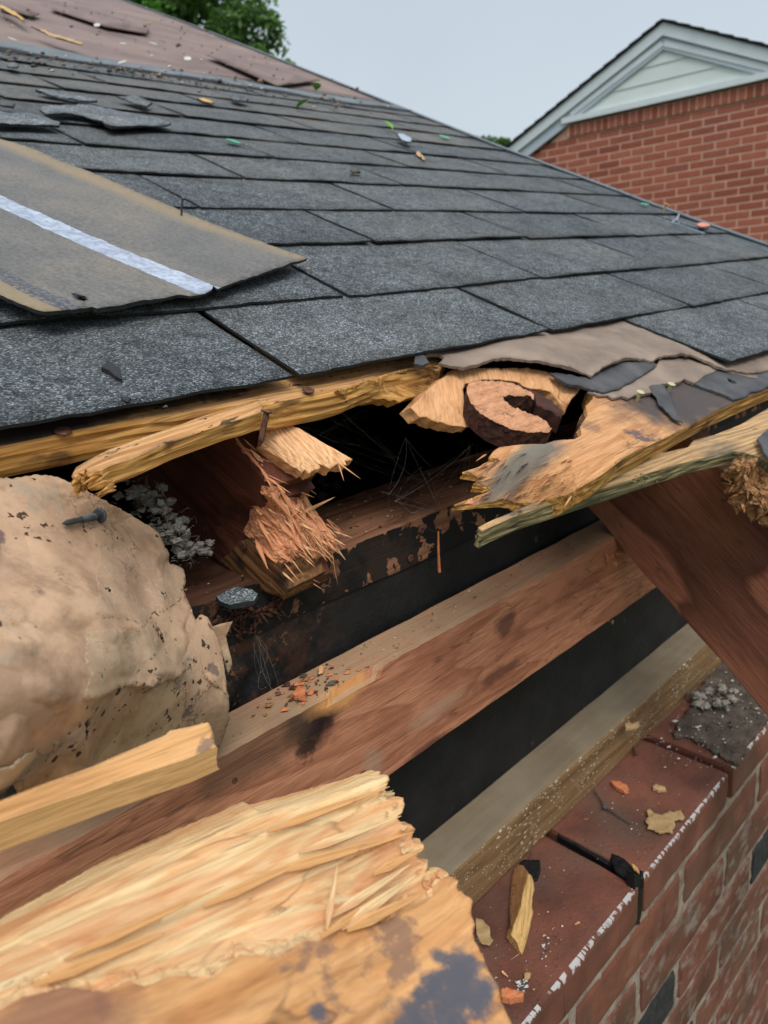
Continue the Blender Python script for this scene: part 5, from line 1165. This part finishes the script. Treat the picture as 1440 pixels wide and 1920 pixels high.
def gm(): x = random.uniform(.15, .64); return Vector((x, random.uniform(.366, .400), -.2665)), Vector((0, 0, 1))
grit('beam_crumbs', 150, gm, (.0003, .0011), [m_crumb, m_chipp, m_char, m_soot, m_chipo], 'crumbs and dust on top of the middle beam')
def gm2(): x = random.gauss(.268, .018); return Vector((x, random.uniform(.368, .402), -.2665)), Vector((0, 0, 1))
grit('orange_crumbs', 90, gm2, (.0008, .0024), [m_chipo, m_char, m_rot, m_soot], 'orange-brown rot crumbs heaped on the beam beside the black board')
def gp_(): x = random.uniform(.15, .6); return Vector((x, random.uniform(.42, .51), -.186)), Vector((0, 0, 1))
grit('plate_crumbs', 160, gp_, (.0005, .0020), [m_chipp, m_char, m_rot, m_insd], 'rotten crumbs scattered on the plate')
# pieces lying on the bricks
def piece(name, pts, kind, val, ext, mats, label, cat, sp=4, disp=None, M=None, surf=None, layers=2, rag=None):
    c = np.mean(np.array(pts), axis=0); P = (surf or planar(kind, val))(c[0], c[1])
    return tag(relief(name, pts, surf or planar(kind, val), ext, mats, sp=sp, M=M or frame(P, EX, Vector((0, 0, 1))), layers=layers, disp=disp or (lambda l, x, y: .0014 * N(l, 220) + .0006 * N(l, 600)), rag=rag or (lambda l, x, y: tuple(.0012 * N(l, 500, k) for k in (1, 2, 3)) if Vector(ext).length > .0025 else (0, 0, 0)), jit=.8), label, cat)
t10 = thing('wood_shard', on(975, 1720, 'Z', -.56), 'pale pointed wood shard with a black-speckled face lying on the nearest brick', 'wood shard')
m_speck = wood('speckled_bark', [(96, 62, 34), (140, 98, 60), (156, 114, 74), (118, 80, 48)], gs=(40, 40, 40), ringmix=.1, specks=[(240, .34, (20, 15, 12))])
m_speck2 = m_speck
ax = on(978, 1785, 'Z', -.552) - on(985, 1635, 'Z', -.552); MSh = frame(on(980, 1710, 'Z', -.55), ax, Vector((-.2, -.6, .8)))
tW = tps([(990, 1632, on(990, 1632, 'Z', -.546)), (1000, 1652, on(1000, 1652, 'Z', -.546)), (960, 1752, on(960, 1752, 'Z', -.546)), (979, 1790, on(979, 1790, 'Z', -.558)), (998, 1700, on(998, 1700, 'Z', -.549)), (970, 1700, on(970, 1700, 'Z', -.543))])
relief('shard_face', [(989, 1636), (997, 1642), (1001, 1655), (1002, 1668), (998, 1682), (997, 1700), (1000, 1710), (996, 1728), (990, 1755), (984, 1776), (979, 1790), (974, 1782), (970, 1768), (962, 1758), (958, 1752), (962, 1738), (970, 1718), (976, 1700), (980, 1675), (986, 1655)], tW, Vector((.002, .007, -.010)), [m_shard, m_shard], sp=4, parent=t10, M=MSh, layers=4, disp=lambda l, x, y: .0008 * N((l[0] * .1, l[1], 0), 250))
relief('shard_bark', [(972, 1622), (982, 1624), (990, 1635), (987, 1655), (981, 1675), (977, 1700), (970, 1718), (963, 1738), (959, 1752), (957, 1735), (955, 1702), (958, 1670), (960, 1645), (964, 1630)], tps([(975, 1624, on(975, 1624, 'Z', -.550)), (989, 1636, on(989, 1636, 'Z', -.5458)), (977, 1700, on(977, 1700, 'Z', -.5438)), (960, 1752, on(960, 1752, 'Z', -.5465)), (955, 1702, on(955, 1702, 'Z', -.556)), (960, 1645, on(960, 1645, 'Z', -.556))]), Vector((.003, .003, -.003)), [m_speck2, m_speck2], sp=4, parent=t10, M=MSh, layers=2, disp=lambda l, x, y: .0006 * N(l, 200))
V, Fc = splinter_vf(on(975, 1788, 'Z', -.558), on(950, 1805, 'Z', -.558) - on(975, 1788, 'Z', -.558), .012, .0008, .0005, Vector((0, 0, 1)))
mesh_obj('shard_splinter', V, Fc, m_chipp, MSh, t10)
piece('dry_leaf_scrap', [(1212, 1520), (1218, 1517), (1228, 1524), (1240, 1528), (1248, 1524), (1255, 1520), (1262, 1522), (1275, 1519), (1284, 1532), (1280, 1537), (1272, 1536), (1264, 1540), (1266, 1550), (1260, 1556), (1262, 1563), (1250, 1560), (1236, 1563), (1226, 1556), (1214, 1554), (1216, 1547), (1210, 1540), (1216, 1532)], 'Z', -.556, Vector((0, 0, -.0008)), m_leaf, 'crumpled tan leaf scrap lying on the second brick near the white paint', 'leaf scrap', sp=3, disp=lambda l, x, y: .002 * (.5 - abs(N(l, 90))) + .0006 * N(l, 300), layers=1)
piece('orange_chip', [(1146, 1464), (1160, 1463), (1175, 1470), (1180, 1481), (1172, 1485), (1160, 1478), (1149, 1470)], 'Z', -.5545, Vector((0, 0, -.004)), m_chipo, 'small bright orange wood chip on the second brick', 'wood chip', sp=3)
piece('pale_chip', [(1224, 1474), (1232, 1470), (1247, 1474), (1248, 1481), (1236, 1482), (1225, 1478)], 'Z', -.5555, Vector((0, 0, -.003)), m_chipp, 'small pale wood chip beside the orange one on the second brick', 'wood chip', sp=3)
piece('yellow_chip', [(1182, 1619), (1190, 1621), (1197, 1630), (1199, 1638), (1190, 1630)], 'Z', -.553, Vector((0, 0, -.002)), m_shard, 'little yellow chip stuck in the tar of the brick joint', 'wood chip', sp=3)
piece('tan_chip', [(1171, 1356), (1196, 1353), (1198, 1361), (1174, 1366)], 'Z', -.500, Vector((0, 0, -.003)), m_chipp, 'tan rectangular chip resting on the flecked lowest beam', 'wood chip', sp=3)
piece('pink_chip', [(596, 1252), (603, 1248), (607, 1250), (605, 1256), (598, 1258)], 'Z', -.262, Vector((0, 0, -.003)), m_pale, 'small pinkish block chip on the middle beam beside the black board', 'wood chip', sp=3)
piece('coral_chip', [(548, 1296), (556, 1290), (566, 1284), (572, 1292), (572, 1302), (560, 1304), (550, 1302)], 'Z', -.261, Vector((0, 0, -.004)), m_chipo, 'coral-orange chip lump on the middle beam near the kraft paper', 'wood chip', sp=3, disp=lambda l, x, y: .002 * N(l, 200))
piece('yellow_sliver_chip', [(376, 1362), (382, 1356), (384, 1362), (380, 1374), (375, 1370)], 'Y', .335, Vector((0, .002, 0)), m_shard, 'tiny yellow chip stuck on the lower fold of the kraft paper', 'wood chip', sp=3)
b = Bag(); q0, q1, q2 = on(1114, 1482, 'Z', -.556), on(1134, 1514, 'Z', -.556), on(1182, 1545, 'Z', -.5575)
b.add(tube_vf([q0, q0.lerp(q1, .5) + Vector((0, 0, .0008)), q1, q2], [.0008, .0009, .0011, .0006], 7)); b.add(tube_vf([q1 + Vector((-.002, .001, 0)), q1 + Vector((.0015, -.001, .001))], [.0024, .0024], 8))
tag(b.obj('bent_nail', m_steel, Matrix.Translation(q1)), 'thin bent grey nail lying on the second brick top', 'nail')
b = Bag(); q0, q1 = on(1186, 1388, 'Z', -.553), on(1228, 1383, 'Z', -.555); b.add(tube_vf([q0, q0.lerp(q1, .5) + Vector((0, 0, .002)), q1], [.0012, .0014, .0010], 6)); q2 = on(1192, 1415, 'Z', -.556); b.add(tube_vf([q0, q2], [.0013, .0018], 6))
tag(b.obj('rusty_nail', m_rust, Matrix.Translation(q0)), 'rusty nail pair poking out beside the lowest beam', 'nail')
b = Bag(); q0, q1 = on(998, 1566, 'Y', .361), on(994, 1614, 'Z', -.5575); b.add(tube_vf([q0, q0.lerp(q1, .5) + Vector((.001, 0, 0)), q1], [.0004, .0007, .0005], 5))
tag(b.obj('thin_twig', m_rust, Matrix.Translation(q1)), 'thin brown twig leaning on the flecked beam above the shard', 'twig')
piece('paper_flake', [(892, 1720), (905, 1724), (918, 1738), (920, 1756), (925, 1762), (918, 1772), (902, 1768), (893, 1750)], 'Z', -.555, Vector((0, 0, -.001)), m_leaf, 'curled tan flake on the brick at the edge of the foreground board', 'flake', sp=3, disp=lambda l, x, y: .002 * N(l, 100))
piece('paper_flake', [(982, 1824), (990, 1822), (996, 1826), (990, 1836), (983, 1834)], 'Z', -.5565, Vector((0, 0, -.001)), m_leaf, 'small tan flake above the heap of beads', 'flake', sp=3)
piece('wood_crumb', [(938, 1855), (952, 1852), (982, 1858), (980, 1868), (955, 1872), (940, 1868)], 'Z', -.53, Vector((0, 0, -.006)), m_chipo, 'orange wood crumb peeping out beside the foreground board', 'wood chip', sp=3)
piece('straw_splinter', [(938, 1820), (941, 1819), (953, 1829), (951, 1831)], 'Z', -.5575, Vector((0, 0, -.001)), m_pale, 'short pale splinter lying flat on the nearest brick', 'splinter', sp=3)
piece('straw_splinter', [(1077, 1731), (1086, 1728), (1088, 1730), (1079, 1733)], 'Z', -.5575, Vector((0, 0, -.001)), m_pale, 'tiny pale splinter near the white paint on the nearest brick', 'splinter', sp=3)
# ------------------------------------------------------------------ small board in front of the paper
t11 = thing('small_board', on(250, 1450, 'd', .30), 'clean yellow stick of split wood in front of the kraft paper', 'board')
tT = tps([(x, y, on(x, y, 'd', d)) for x, y, d in ((-80, 1530, .248), (0, 1502, .258), (175, 1436, .283), (310, 1378, .305), (390, 1355, .318), (405, 1400, .311), (200, 1472, .279), (0, 1541, .252), (-80, 1570, .243))])
MT = frame(tT(200, 1450), tT(380, 1380) - tT(10, 1520), Vector((0, -.5, .85)))
relief('board_body', [(-80, 1532), (0, 1501), (60, 1478), (120, 1456), (175, 1436), (230, 1412), (285, 1388), (310, 1378), (318, 1370), (350, 1364), (390, 1354), (395, 1362), (398, 1372), (396, 1380), (402, 1386), (401, 1394), (406, 1400), (350, 1424), (200, 1472), (80, 1514), (0, 1541), (-80, 1570)], tT, Vector((.001, .003, -.0135)), [m_stick, m_sticke], sp=6, parent=t11, M=MT, layers=5, disp=lambda l, x, y: .0003 * N(l, 60), rag=lambda l, x, y: ((.0035 * N((l[1] * 2, l[2] * 3, 0), 260) if x > 385 else 0), 0, 0))
# ------------------------------------------------------------------ foreground splintered board
t12 = thing('splintered_board', on(400, 1800, 'd', .22), 'large yellow splintered board end filling the lower corner of the photo', 'board')
tG = tps([(x, y, on(x, y, 'd', d)) for x, y, d in ((-100, 1790, .235), (0, 1762, .24), (250, 1630, .275), (500, 1520, .315), (730, 1457, .345), (765, 1580, .325), (800, 1650, .315), (880, 1680, .305), (940, 1850, .275), (980, 2000, .25), (600, 1750, .268), (300, 1850, .228), (0, 1900, .205), (-100, 2000, .19), (500, 2000, .215))])
gdir = tG(600, 1560) - tG(150, 1760)
MGf = frame(tG(450, 1750), gdir, Vector((0, -.8, .6)))
fgl = lambda x, y: tuple(MGf.inverted() @ (tG(x, y) * .985))
m_fgflat = wood('foreground_flat', [(162, 108, 62), (186, 134, 84), (196, 148, 98), (174, 122, 74)], gs=(12, 50, 50), ringmix=.25, fine=(14, 300, 300), bump=.0015,
    stains=[(24, .60, .64, (120, 92, 76), (1, 1.7, 1), .8), (50, .64, .7, (130, 88, 64), (1, 1, 1), .6)],
    spots=[(fgl(x_, y_), r_, (78, 77, 84), .92, (1.3, 1, 4)) for x_, y_, r_ in ((868, 1815, .006), (880, 1850, .008), (845, 1835, .005), (850, 1870, .007), (835, 1905, .008), (800, 1910, .006), (770, 1935, .007), (805, 1842, .003), (825, 1795, .003), (905, 1880, .005), (790, 1860, .0025), (600, 1900, .003))] + [ (fgl(120, 1905), .010, (120, 84, 70), .7, (2, 1, 4))])
up_out = [(-100, 1806), (0, 1758), (60, 1722), (115, 1692), (200, 1642), (215, 1634), (300, 1597), (350, 1573), (420, 1545), (478, 1518), (492, 1524), (505, 1522), (580, 1500), (600, 1494), (660, 1478), (728, 1455), (730, 1462), (722, 1480), (726, 1500), (738, 1500), (757, 1496), (759, 1510), (750, 1525), (742, 1532), (752, 1545), (770, 1548), (779, 1555), (772, 1572), (774, 1580), (792, 1583), (790, 1595), (778, 1604), (786, 1612), (802, 1620), (800, 1640), (812, 1652), (790, 1690), (700, 1730), (620, 1775), (500, 1830), (250, 1900), (100, 1960), (-100, 2010)]
def dU(l, x, y):
    q_ = N((l[0] * .06, l[1], 0), 60, 2) * 5; fl = math.floor(q_); fr = q_ - fl
    g = .0011 * (fl + min(1, fr * 4)) + .0006 * N((l[0] * .12, l[1], 0), 150, 3) + .0007 * N((l[0] * .1, l[1], 0), 420, 4)
    return g + .0012 * (N((l[0] * .3, l[1], 0), 90, 9) > .15)
relief('split_face', up_out, tG, Vector((.003, .016, -.006)), [m_fg, m_fg], sp=6, parent=t12, M=MGf, layers=5, disp=dU, rag=lambda l, x, y: ((.005 * N((l[1], l[2] * 2, 0), 220) if x > 700 else 0), 0, 0), jit=1.0)
lo_out = [(-100, 1950), (40, 1870), (120, 1850), (200, 1860), (240, 1838), (270, 1850), (330, 1830), (400, 1835), (450, 1790), (520, 1795), (570, 1762), (600, 1765), (640, 1745), (690, 1725), (720, 1730), (760, 1700), (790, 1690), (812, 1680), (815, 1660), (835, 1645), (852, 1644), (860, 1652), (857, 1668), (866, 1680), (880, 1682), (887, 1690), (884, 1712), (890, 1735), (886, 1750), (893, 1770), (905, 1790), (915, 1820), (935, 1850), (940, 1880), (960, 1920), (990, 2010), (-100, 2060)]
relief('weathered_face', lo_out, lambda x, y: tG(x, y) * .985, Vector((.003, .013, -.005)), [m_fgflat, m_fg], sp=7, parent=t12, M=MGf, layers=4, disp=lambda l, x, y: .0012 * N((l[0] * .3, l[1], 0), 60) + .0005 * N(l, 200), rag=lambda l, x, y: tuple(.0025 * N(l, 260, k) for k in (1, 2, 3)), jit=1.5, holes=[[(668, 1764), (682, 1762), (694, 1768), (692, 1780), (678, 1786), (668, 1776)]])
def G(x, y, k=.98): return tG(x, y) * k
for a, b_, w in (((612, 1745), (632, 1622), .0034), ((620, 1720), (770, 1620), .005), ((640, 1742), (780, 1640), .006), ((650, 1745), (800, 1672), .006), ((600, 1760), (740, 1660), .004), ((560, 1600), (752, 1530), .005), ((500, 1640), (776, 1560), .006), ((700, 1640), (795, 1590), .005), ((500, 1560), (730, 1475), .005), ((380, 1700), (600, 1600), .005), ((120, 1800), (420, 1660), .004), ((60, 1850), (330, 1740), .005)):
    bigsplint(G(*a), G(b_[0], b_[1], .965 if a[0] == 612 else .975), w, .0022, random.choice((m_fg, m_stick)), t12)
b = Bag()
for k in range(12):
    f = random.random(); x = 722 + 80 * f + random.uniform(-25, 0); y = 1470 + 185 * f
    b.add(splinter_vf(G(x, y, .985), gdir.normalized() + Vector((random.uniform(-.2, .2), 0, random.uniform(-.3, .3))), random.uniform(.002, .007), random.uniform(.001, .004), .001, Vector((0, -.8, .6))))
tag(b.obj('ragged_tips', m_fg, MGf, t12), kind='stuff')
# ------------------------------------------------------------------ neighbour's house
HD_ = Vector(R @ np.array([-1805., -249., F])); HD_.z = 0; HD_ = (-HD_).normalized()     # along the gable wall, to the right in the photo
UP = Vector((0, 0, 1)); WN = HD_.cross(UP).normalized()
if WN.dot(ray(1300, 300)) > 0: WN = -WN                                                   # wall normal, towards us
W0 = ray(1400, 250) * 6.25
def onW(x, y, off=0.0):
    r = ray(x, y); q = W0 + WN * off; return r * (q.dot(WN) / r.dot(WN))
def wl(p): d = p - W0; return d.dot(HD_), d.z
def wp(a, z, off=0.0): return W0 + HD_ * a + UP * z + WN * off
house = thing('brick_house', Vector((W0.x, W0.y, -2.9)), 'neighbouring red brick house with a pale green-grey gable behind the roof edge', 'house')
def nb_mat():
    b = NB('neighbour_brick', .85)
    geo = b.node('ShaderNodeNewGeometry').outputs['Position']
    c = b.ramp(b.rnd(), [(0, lin((132, 72, 56))), (.4, lin((152, 86, 68))), (.75, lin((162, 96, 76))), (1, lin((140, 80, 66)))])
    c = b.mix(.5, c, b.ramp(b.noise(30, 4, geo), [(.3, (.75, .75, .75, 1)), (.7, (1.15, 1.15, 1.15, 1))]), 'MULTIPLY')
    b.bump(b.noise(60, 4, geo), .004, .6)
    return b.col(c)
m_nb = nb_mat(); m_nm = simple('neighbour_mortar', [(190, 146, 124), (208, 168, 146)], 8, bump=.003)
m_soff = simple('soffit_paint', [(170, 182, 192), (182, 194, 202)], 4, rough=.6, bump=.001)
m_panel = simple('gable_panel_paint', [(196, 206, 202), (206, 216, 212)], 3, rough=.6, bump=.001)
TL = wl(onW(1072, 234)); TRr = wl(onW(1440, 152)); ztop = (TL[1] + TRr[1]) / 2
apx = wl(onW(1246, 88)); lft = TL[0] - .02
CH, BL = .0677, .2135
# wall core
slope_l = (wl(onW(1235, 62, .05))[1] - wl(onW(985, 290, .05))[1]) / (wl(onW(1235, 62, .05))[0] - wl(onW(985, 290, .05))[0])
zl = lambda a: ztop + slope_l * (a - lft)              # underside line of the left rake
WR = 6.5                                               # extent to the right
core = [(lft - 2.8, -12), (WR, -12), (WR, ztop), (lft, ztop), (lft - 2.8, zl(lft - 2.8))]
zg = -2.9 - W0.z
core = [(a, max(z, zg)) for a, z in core]
def prism(pts, o0, o1):
    n = len(pts); V = [wp(a, z, o0) for a, z in pts] + [wp(a, z, o1) for a, z in pts]
    return V, [tuple(range(n)), tuple(range(2 * n - 1, n - 1, -1))] + [(i, n + i, n + (i + 1) % n, (i + 1) % n) for i in range(n)]
V, Fc = prism(core, -.003, -.11); mesh_obj('mortar_bed', V, Fc, m_nm, Matrix.Translation(W0), house)
bmh = brick_mesh('brick', BL - .0135, .012 * 2, CH - .0150, m_nb)
bmh2 = brick_mesh('brick', .0535, .012 * 2, .098, m_nb)
MWr = Matrix(((HD_[0], -WN[0], 0, 0), (HD_[1], -WN[1], 0, 0), (0, 0, 1, 0), (0, 0, 0, 1)))
jx = wl(onW(1344.7, 176))[0]; ytop = ztop - .110
cnt = 0; rest = Bag()
def pix(P):
    c = np.array(R).T @ np.array(P); return 720 + F * c[0] / c[2], 960 + F * c[1] / c[2]
def roofline(x): return 285 + (x - 960) * .375
cand = []
for r_ in range(46):
    z = ytop - .006 - CH * (r_ + .5)
    if z < zg: break
    for k in range(-16, 24):
        a = jx + BL * (k + .5) + (BL / 2 if r_ % 2 else 0)
        if zl(a + BL / 2) < z - .05 and a < lft + .1: continue
        P = wp(a, z); c = np.array(R).T @ np.array(P)
        if c[2] < .5: vis = False
        else:
            x, y = pix(P); vis = 960 < x < 1452 and 140 < y < roofline(x) + 12
        (cand.append((a, z)) if vis else rest.add(([wp(a + sx * (BL - .0135) / 2, z + sz * (CH - .015) / 2, o) for o in (.0, -.012) for sx, sz in ((-1, -1), (1, -1), (1, 1), (-1, 1))], [(0, 1, 2, 3), (0, 4, 5, 1), (1, 5, 6, 2), (2, 6, 7, 3), (3, 7, 4, 0)])))
rg = random.Random(2)
wpart = mesh_obj('brick_wall', *prism([(lft - .02, ztop - .108), (WR, ztop - .108), (WR, ztop - .002), (lft - .02, ztop - .002)], .015, -.10), m_nm, Matrix.Translation(W0), house)
for a, z in cand[:300]:
    share('brick', bmh, Matrix.Translation(wp(a, z, -.012 + rg.uniform(0, .002))) @ MWr, house)
for a, z in cand[300:]:
    rest.add(([wp(a + sx * (BL - .0135) / 2, z + sz * (CH - .015) / 2, o) for o in (.0, -.012) for sx, sz in ((-1, -1), (1, -1), (1, 1), (-1, 1))], [(0, 1, 2, 3), (0, 4, 5, 1), (1, 5, 6, 2), (2, 6, 7, 3), (3, 7, 4, 0)]))
m_nb2 = simple('neighbour_brick_far', [(140, 78, 62), (158, 92, 74)], 2.5, bump=.003)
tag(rest.obj('outer_bricks', m_nb2, Matrix.Translation(W0), house), kind='stuff')
k = 0
a = lft + .03
while a < 3.2:
    share('frieze_brick', bmh2, Matrix.Translation(wp(a, ztop - .056, .008)) @ MWr, house); a += .0665
# gable panel, frame and clapboards
OV = .07
ra = wl(onW(1243, 40, OV)); le = wl(onW(943, 284, OV)); sl_l = (ra[1] - le[1]) / (ra[0] - le[0])
pa = (wl(onW(1246, 88))); pl_ = wl(onW(1066, 232)); 
half = (pa[0] - pl_[0]); pr = (pa[0] + half, pl_[1])
zb = ztop + .015
V, Fc = prism([(ra[0] - (ra[1] - .03 - zb) / sl_l, zb), (ra[0] + (ra[1] - .03 - zb) / sl_l, zb), (ra[0], ra[1] - .03)], .0, -.10); mesh_obj('gable_wall', V, Fc, m_panel, Matrix.Translation(W0), house)
tri = [(pl_[0] + .05, zb + .050), (pr[0] - .05, zb + .050), (pa[0], pa[1] - .0)]
def tri_edge(z, side):
    A, B, C = tri
    f = (z - A[1]) / (C[1] - A[1]); return A[0] + (C[0] - A[0]) * f if side < 0 else B[0] + (C[0] - B[0]) * f
zz = tri[0][1]; nlap = 3; hstep = (tri[2][1] - tri[0][1]) / nlap
for i in range(nlap):
    z0, z1 = zz + i * hstep, min(zz + (i + 1) * hstep, tri[2][1]) - .001
    V = [wp(tri_edge(z0, -1), z0, .026), wp(tri_edge(z0, 1), z0, .026), wp(tri_edge(z1, 1), z1, .018), wp(tri_edge(z1, -1), z1, .018), wp(tri_edge(z0, -1), z0, .002), wp(tri_edge(z0, 1), z0, .002), wp(tri_edge(z1, 1), z1, .002), wp(tri_edge(z1, -1), z1, .002)]
    mesh_obj('clapboard', V, [(0, 1, 2, 3), (7, 6, 5, 4), (0, 4, 5, 1), (1, 5, 6, 2), (2, 6, 7, 3), (3, 7, 4, 0)], m_panel, Matrix.Translation(W0), house)
def bar(p, q, w, o0, o1, mat, name, up=True):
    d = Vector((q[0] - p[0], q[1] - p[1])).normalized(); n = Vector((-d.y, d.x)) * w
    V, Fc = prism([(p[0], p[1]), (q[0], q[1]), (q[0] + n.x, q[1] + n.y), (p[0] + n.x, p[1] + n.y)], o0, o1); return mesh_obj(name, V, Fc, mat, Matrix.Translation(W0), house)
bar(tri[0], tri[2], .045, .05, .001, m_white, 'gable_frame'); bar(tri[2], tri[1], .045, .05, .001, m_white, 'gable_frame')
bar((tri[0][0] - .10, tri[0][1] - .050), (tri[1][0] + .10, tri[0][1] - .052), .050, .06, .001, m_white, 'gable_sill')
# left and right rakes: soffit, fascia and roof slab standing out from the wall
re_ = (ra[0] + 4.0, ra[1] - sl_l * 4.0); le2 = (ra[0] - 4.4, ra[1] - sl_l * 4.4)
wd = .095
m_rfd = simple('dark_roofing', [(30, 32, 34), (48, 50, 52)], 30)
for P_, Q_, s_ in ((le2, ra, 1), (ra, re_, -1)):
    d = (Vector(Q_) - Vector(P_)).normalized(); n = Vector((-d.y, d.x)); n = n if n.y > 0 else -n
    def at(p, k, o): return wp(p[0] + n.x * k, p[1] + n.y * k, o)
    def slab(k0, k1, o0, o1, mat, name):
        # mitred at the apex by a vertical cut
        def pt(p, k): 
            z = p[1] + k / n.y
            return (p[0], z)
        pts = [pt(P_, k0), pt(Q_, k0), pt(Q_, k1), pt(P_, k1)]
        V, Fc = prism(pts, o0, o1); return mesh_obj(name, V, Fc, mat, Matrix.Translation(W0), house)
    slab(-wd, -.004, OV, OV - .025, m_white, 'fascia')
    slab(-.19, -.0965, OV - .027, .002, m_soff, 'frieze_board')
    slab(-.003, .010, OV + .02, -8.0, m_asph, 'roof_deck')
    L = (Vector(Q_) - Vector(P_)).length
    for i in range(int(L / .13) + 1):      # shingle butts seen along the rake
        f0, f1 = i * .13 / L, min(1, (i + 1) * .13 / L); a_, b_ = Vector(P_).lerp(Vector(Q_), f0), Vector(P_).lerp(Vector(Q_), f1)
        if s_ < 0: a_, b_ = b_, a_
        V = [wp(a_.x, a_.y + .026, OV + .03), wp(b_.x, b_.y + .016, OV + .03), wp(b_.x, b_.y + .012, OV + .03), wp(a_.x, a_.y + .012, OV + .03), wp(a_.x, a_.y + .026, -8), wp(b_.x, b_.y + .016, -8), wp(b_.x, b_.y + .012, -8), wp(a_.x, a_.y + .012, -8)]
        mesh_obj('roof_course', V, [(0, 1, 2, 3), (7, 6, 5, 4), (0, 4, 5, 1), (2, 6, 7, 3), (1, 5, 6, 2), (0, 3, 7, 4)], m_rfd, Matrix.Translation(W0), house)
# ------------------------------------------------------------------ trees
def leafmat(name, cols):
    b = NB(name, .6, .3)
    geo = b.node('ShaderNodeNewGeometry').outputs['Position']
    isl = b.node('ShaderNodeNewGeometry').outputs['Random Per Island']
    c = b.ramp(isl, [(i / (len(cols) - 1), lin(x)) for i, x in enumerate(cols)])
    tr = b.node('ShaderNodeBsdfTranslucent'); b.link(c, tr.inputs[0]); ms = b.node('ShaderNodeMixShader'); ms.inputs[0].default_value = .35
    b.link(b.b.outputs[0], ms.inputs[1]); b.link(tr.outputs[0], ms.inputs[2]); b.link(ms.outputs[0], b.t.nodes['Material Output'].inputs['Surface'])
    return b.col(c)
m_lf1 = leafmat('dark_leaves', [(70, 102, 52), (92, 130, 66), (118, 152, 84), (78, 112, 58)])
m_lf2 = leafmat('bright_leaves', [(70, 120, 44), (92, 146, 56), (112, 160, 66)])
m_trunk = simple('bark', [(70, 58, 46), (96, 82, 66)], 8, bump=.02)
def tree(name, base, top, clumps, mat, nleaf, ls, label):
    t = thing(name, base, label, 'tree'); rgt = random.Random(int(base[0] * 13 + 5))
    b = Bag(); c0 = Vector(base); c1 = Vector(top)
    b.add(tube_vf([c0, c0.lerp(c1, .4) + Vector((.1, .05, 0)), c0.lerp(c1, .8), c1], [.22, .17, .10, .04], 10))
    for c, r in clumps: b.add(tube_vf([c0.lerp(c1, rgt.uniform(.4, .8)), (c0.lerp(c1, .7) + Vector(c)) / 2 + Vector((0, 0, -.1)), Vector(c)], [.07, .05, .02], 6))
    b.obj('trunk', m_trunk, Matrix.Translation(base), t)
    V, Fc = [], []
    tot = sum(r ** 2 for c, r in clumps)
    for c, r in clumps:
        c = Vector(c); sub = [(c + Vector((rgt.gauss(0, 1), rgt.gauss(0, 1), rgt.gauss(0, .8))).normalized() * r * rgt.uniform(.45, .95), r * rgt.uniform(.22, .38)) for _ in range(16)]
        for _ in range(int(nleaf * r * r / tot)):
            s, sr = rgt.choice(sub); d = Vector((rgt.gauss(0, 1), rgt.gauss(0, 1), rgt.gauss(0, 1))).normalized()
            P = s + d * sr * rgt.uniform(.35, 1.05) ** .5
            u = Vector((rgt.gauss(0, 1), rgt.gauss(0, 1), rgt.gauss(0, .6))).normalized(); w = u.cross(Vector((rgt.gauss(0, .5), rgt.gauss(0, .5), 1))).normalized(); q = ls * rgt.uniform(.6, 1.2)
            n = len(V); V += [P - u * q, P + w * q * .5, P + u * q, P - w * q * .5]; Fc.append((n, n + 1, n + 2, n + 3))
    mesh_obj('crown', V, Fc, mat, Matrix.Translation(base), t)
def far(x, y, d): return ray(x, y) * d
dT = 15.0
cl = [(far(330, 10, dT), 1.3), (far(425, -10, dT + .5), 1.25), (far(440, 80, dT), 1.0), (far(300, -60, dT), 1.4), (far(400, -160, dT + .5), 1.6), (far(475, -100, dT), 1.0), (far(250, -180, dT + 1), 1.6), (far(380, 90, dT + .6), 1.2), (far(350, -300, dT), 1.4), (far(486, 55, dT - .2), .55), (far(250, 70, dT + 1), 1.3)]
bs = far(360, 60, dT + .4); bs.z = -2.9
tree('shade_tree', bs, far(370, -200, dT + .4), cl, m_lf1, 30000, .085, 'large dark green leafy tree behind the roof')
cl = [(far(205, 15, 11), .55), (far(262, 30, 11), .36), (far(180, -40, 11), .7), (far(240, -10, 11.2), .42)]
bs = far(215, 60, 11.2); bs.z = -2.9
tree('maple_tree', bs, far(205, -10, 11.2), cl, m_lf2, 6000, .06, 'lighter bright green tree in front of the dark one')
cl = [(far(915, 268, 45), .75), (far(900, 275, 45), .6), (far(938, 274, 45), .6), (far(925, 290, 45), 1.0)]
bs = far(915, 290, 45.5); bs.z = -2.9
tree('distant_tree', bs, far(915, 275, 45.5), cl, m_lf1, 5000, .12, 'small distant green tree top between the roof and the gable')
cl = [(far(530, 128, 24), .42), (far(520, 140, 24), .4), (far(505, 128, 24), .4)]
bs = far(525, 150, 24); bs.z = -2.9
tree('garden_tree', bs, far(525, 135, 24), cl, m_lf2, 2500, .09, 'small light green tree top at the skyline beside the large dark tree')
print('objects', len(bpy.data.objects), 'tris', sum(len(o.data.polygons) for o in bpy.data.objects if o.type == 'MESH'))
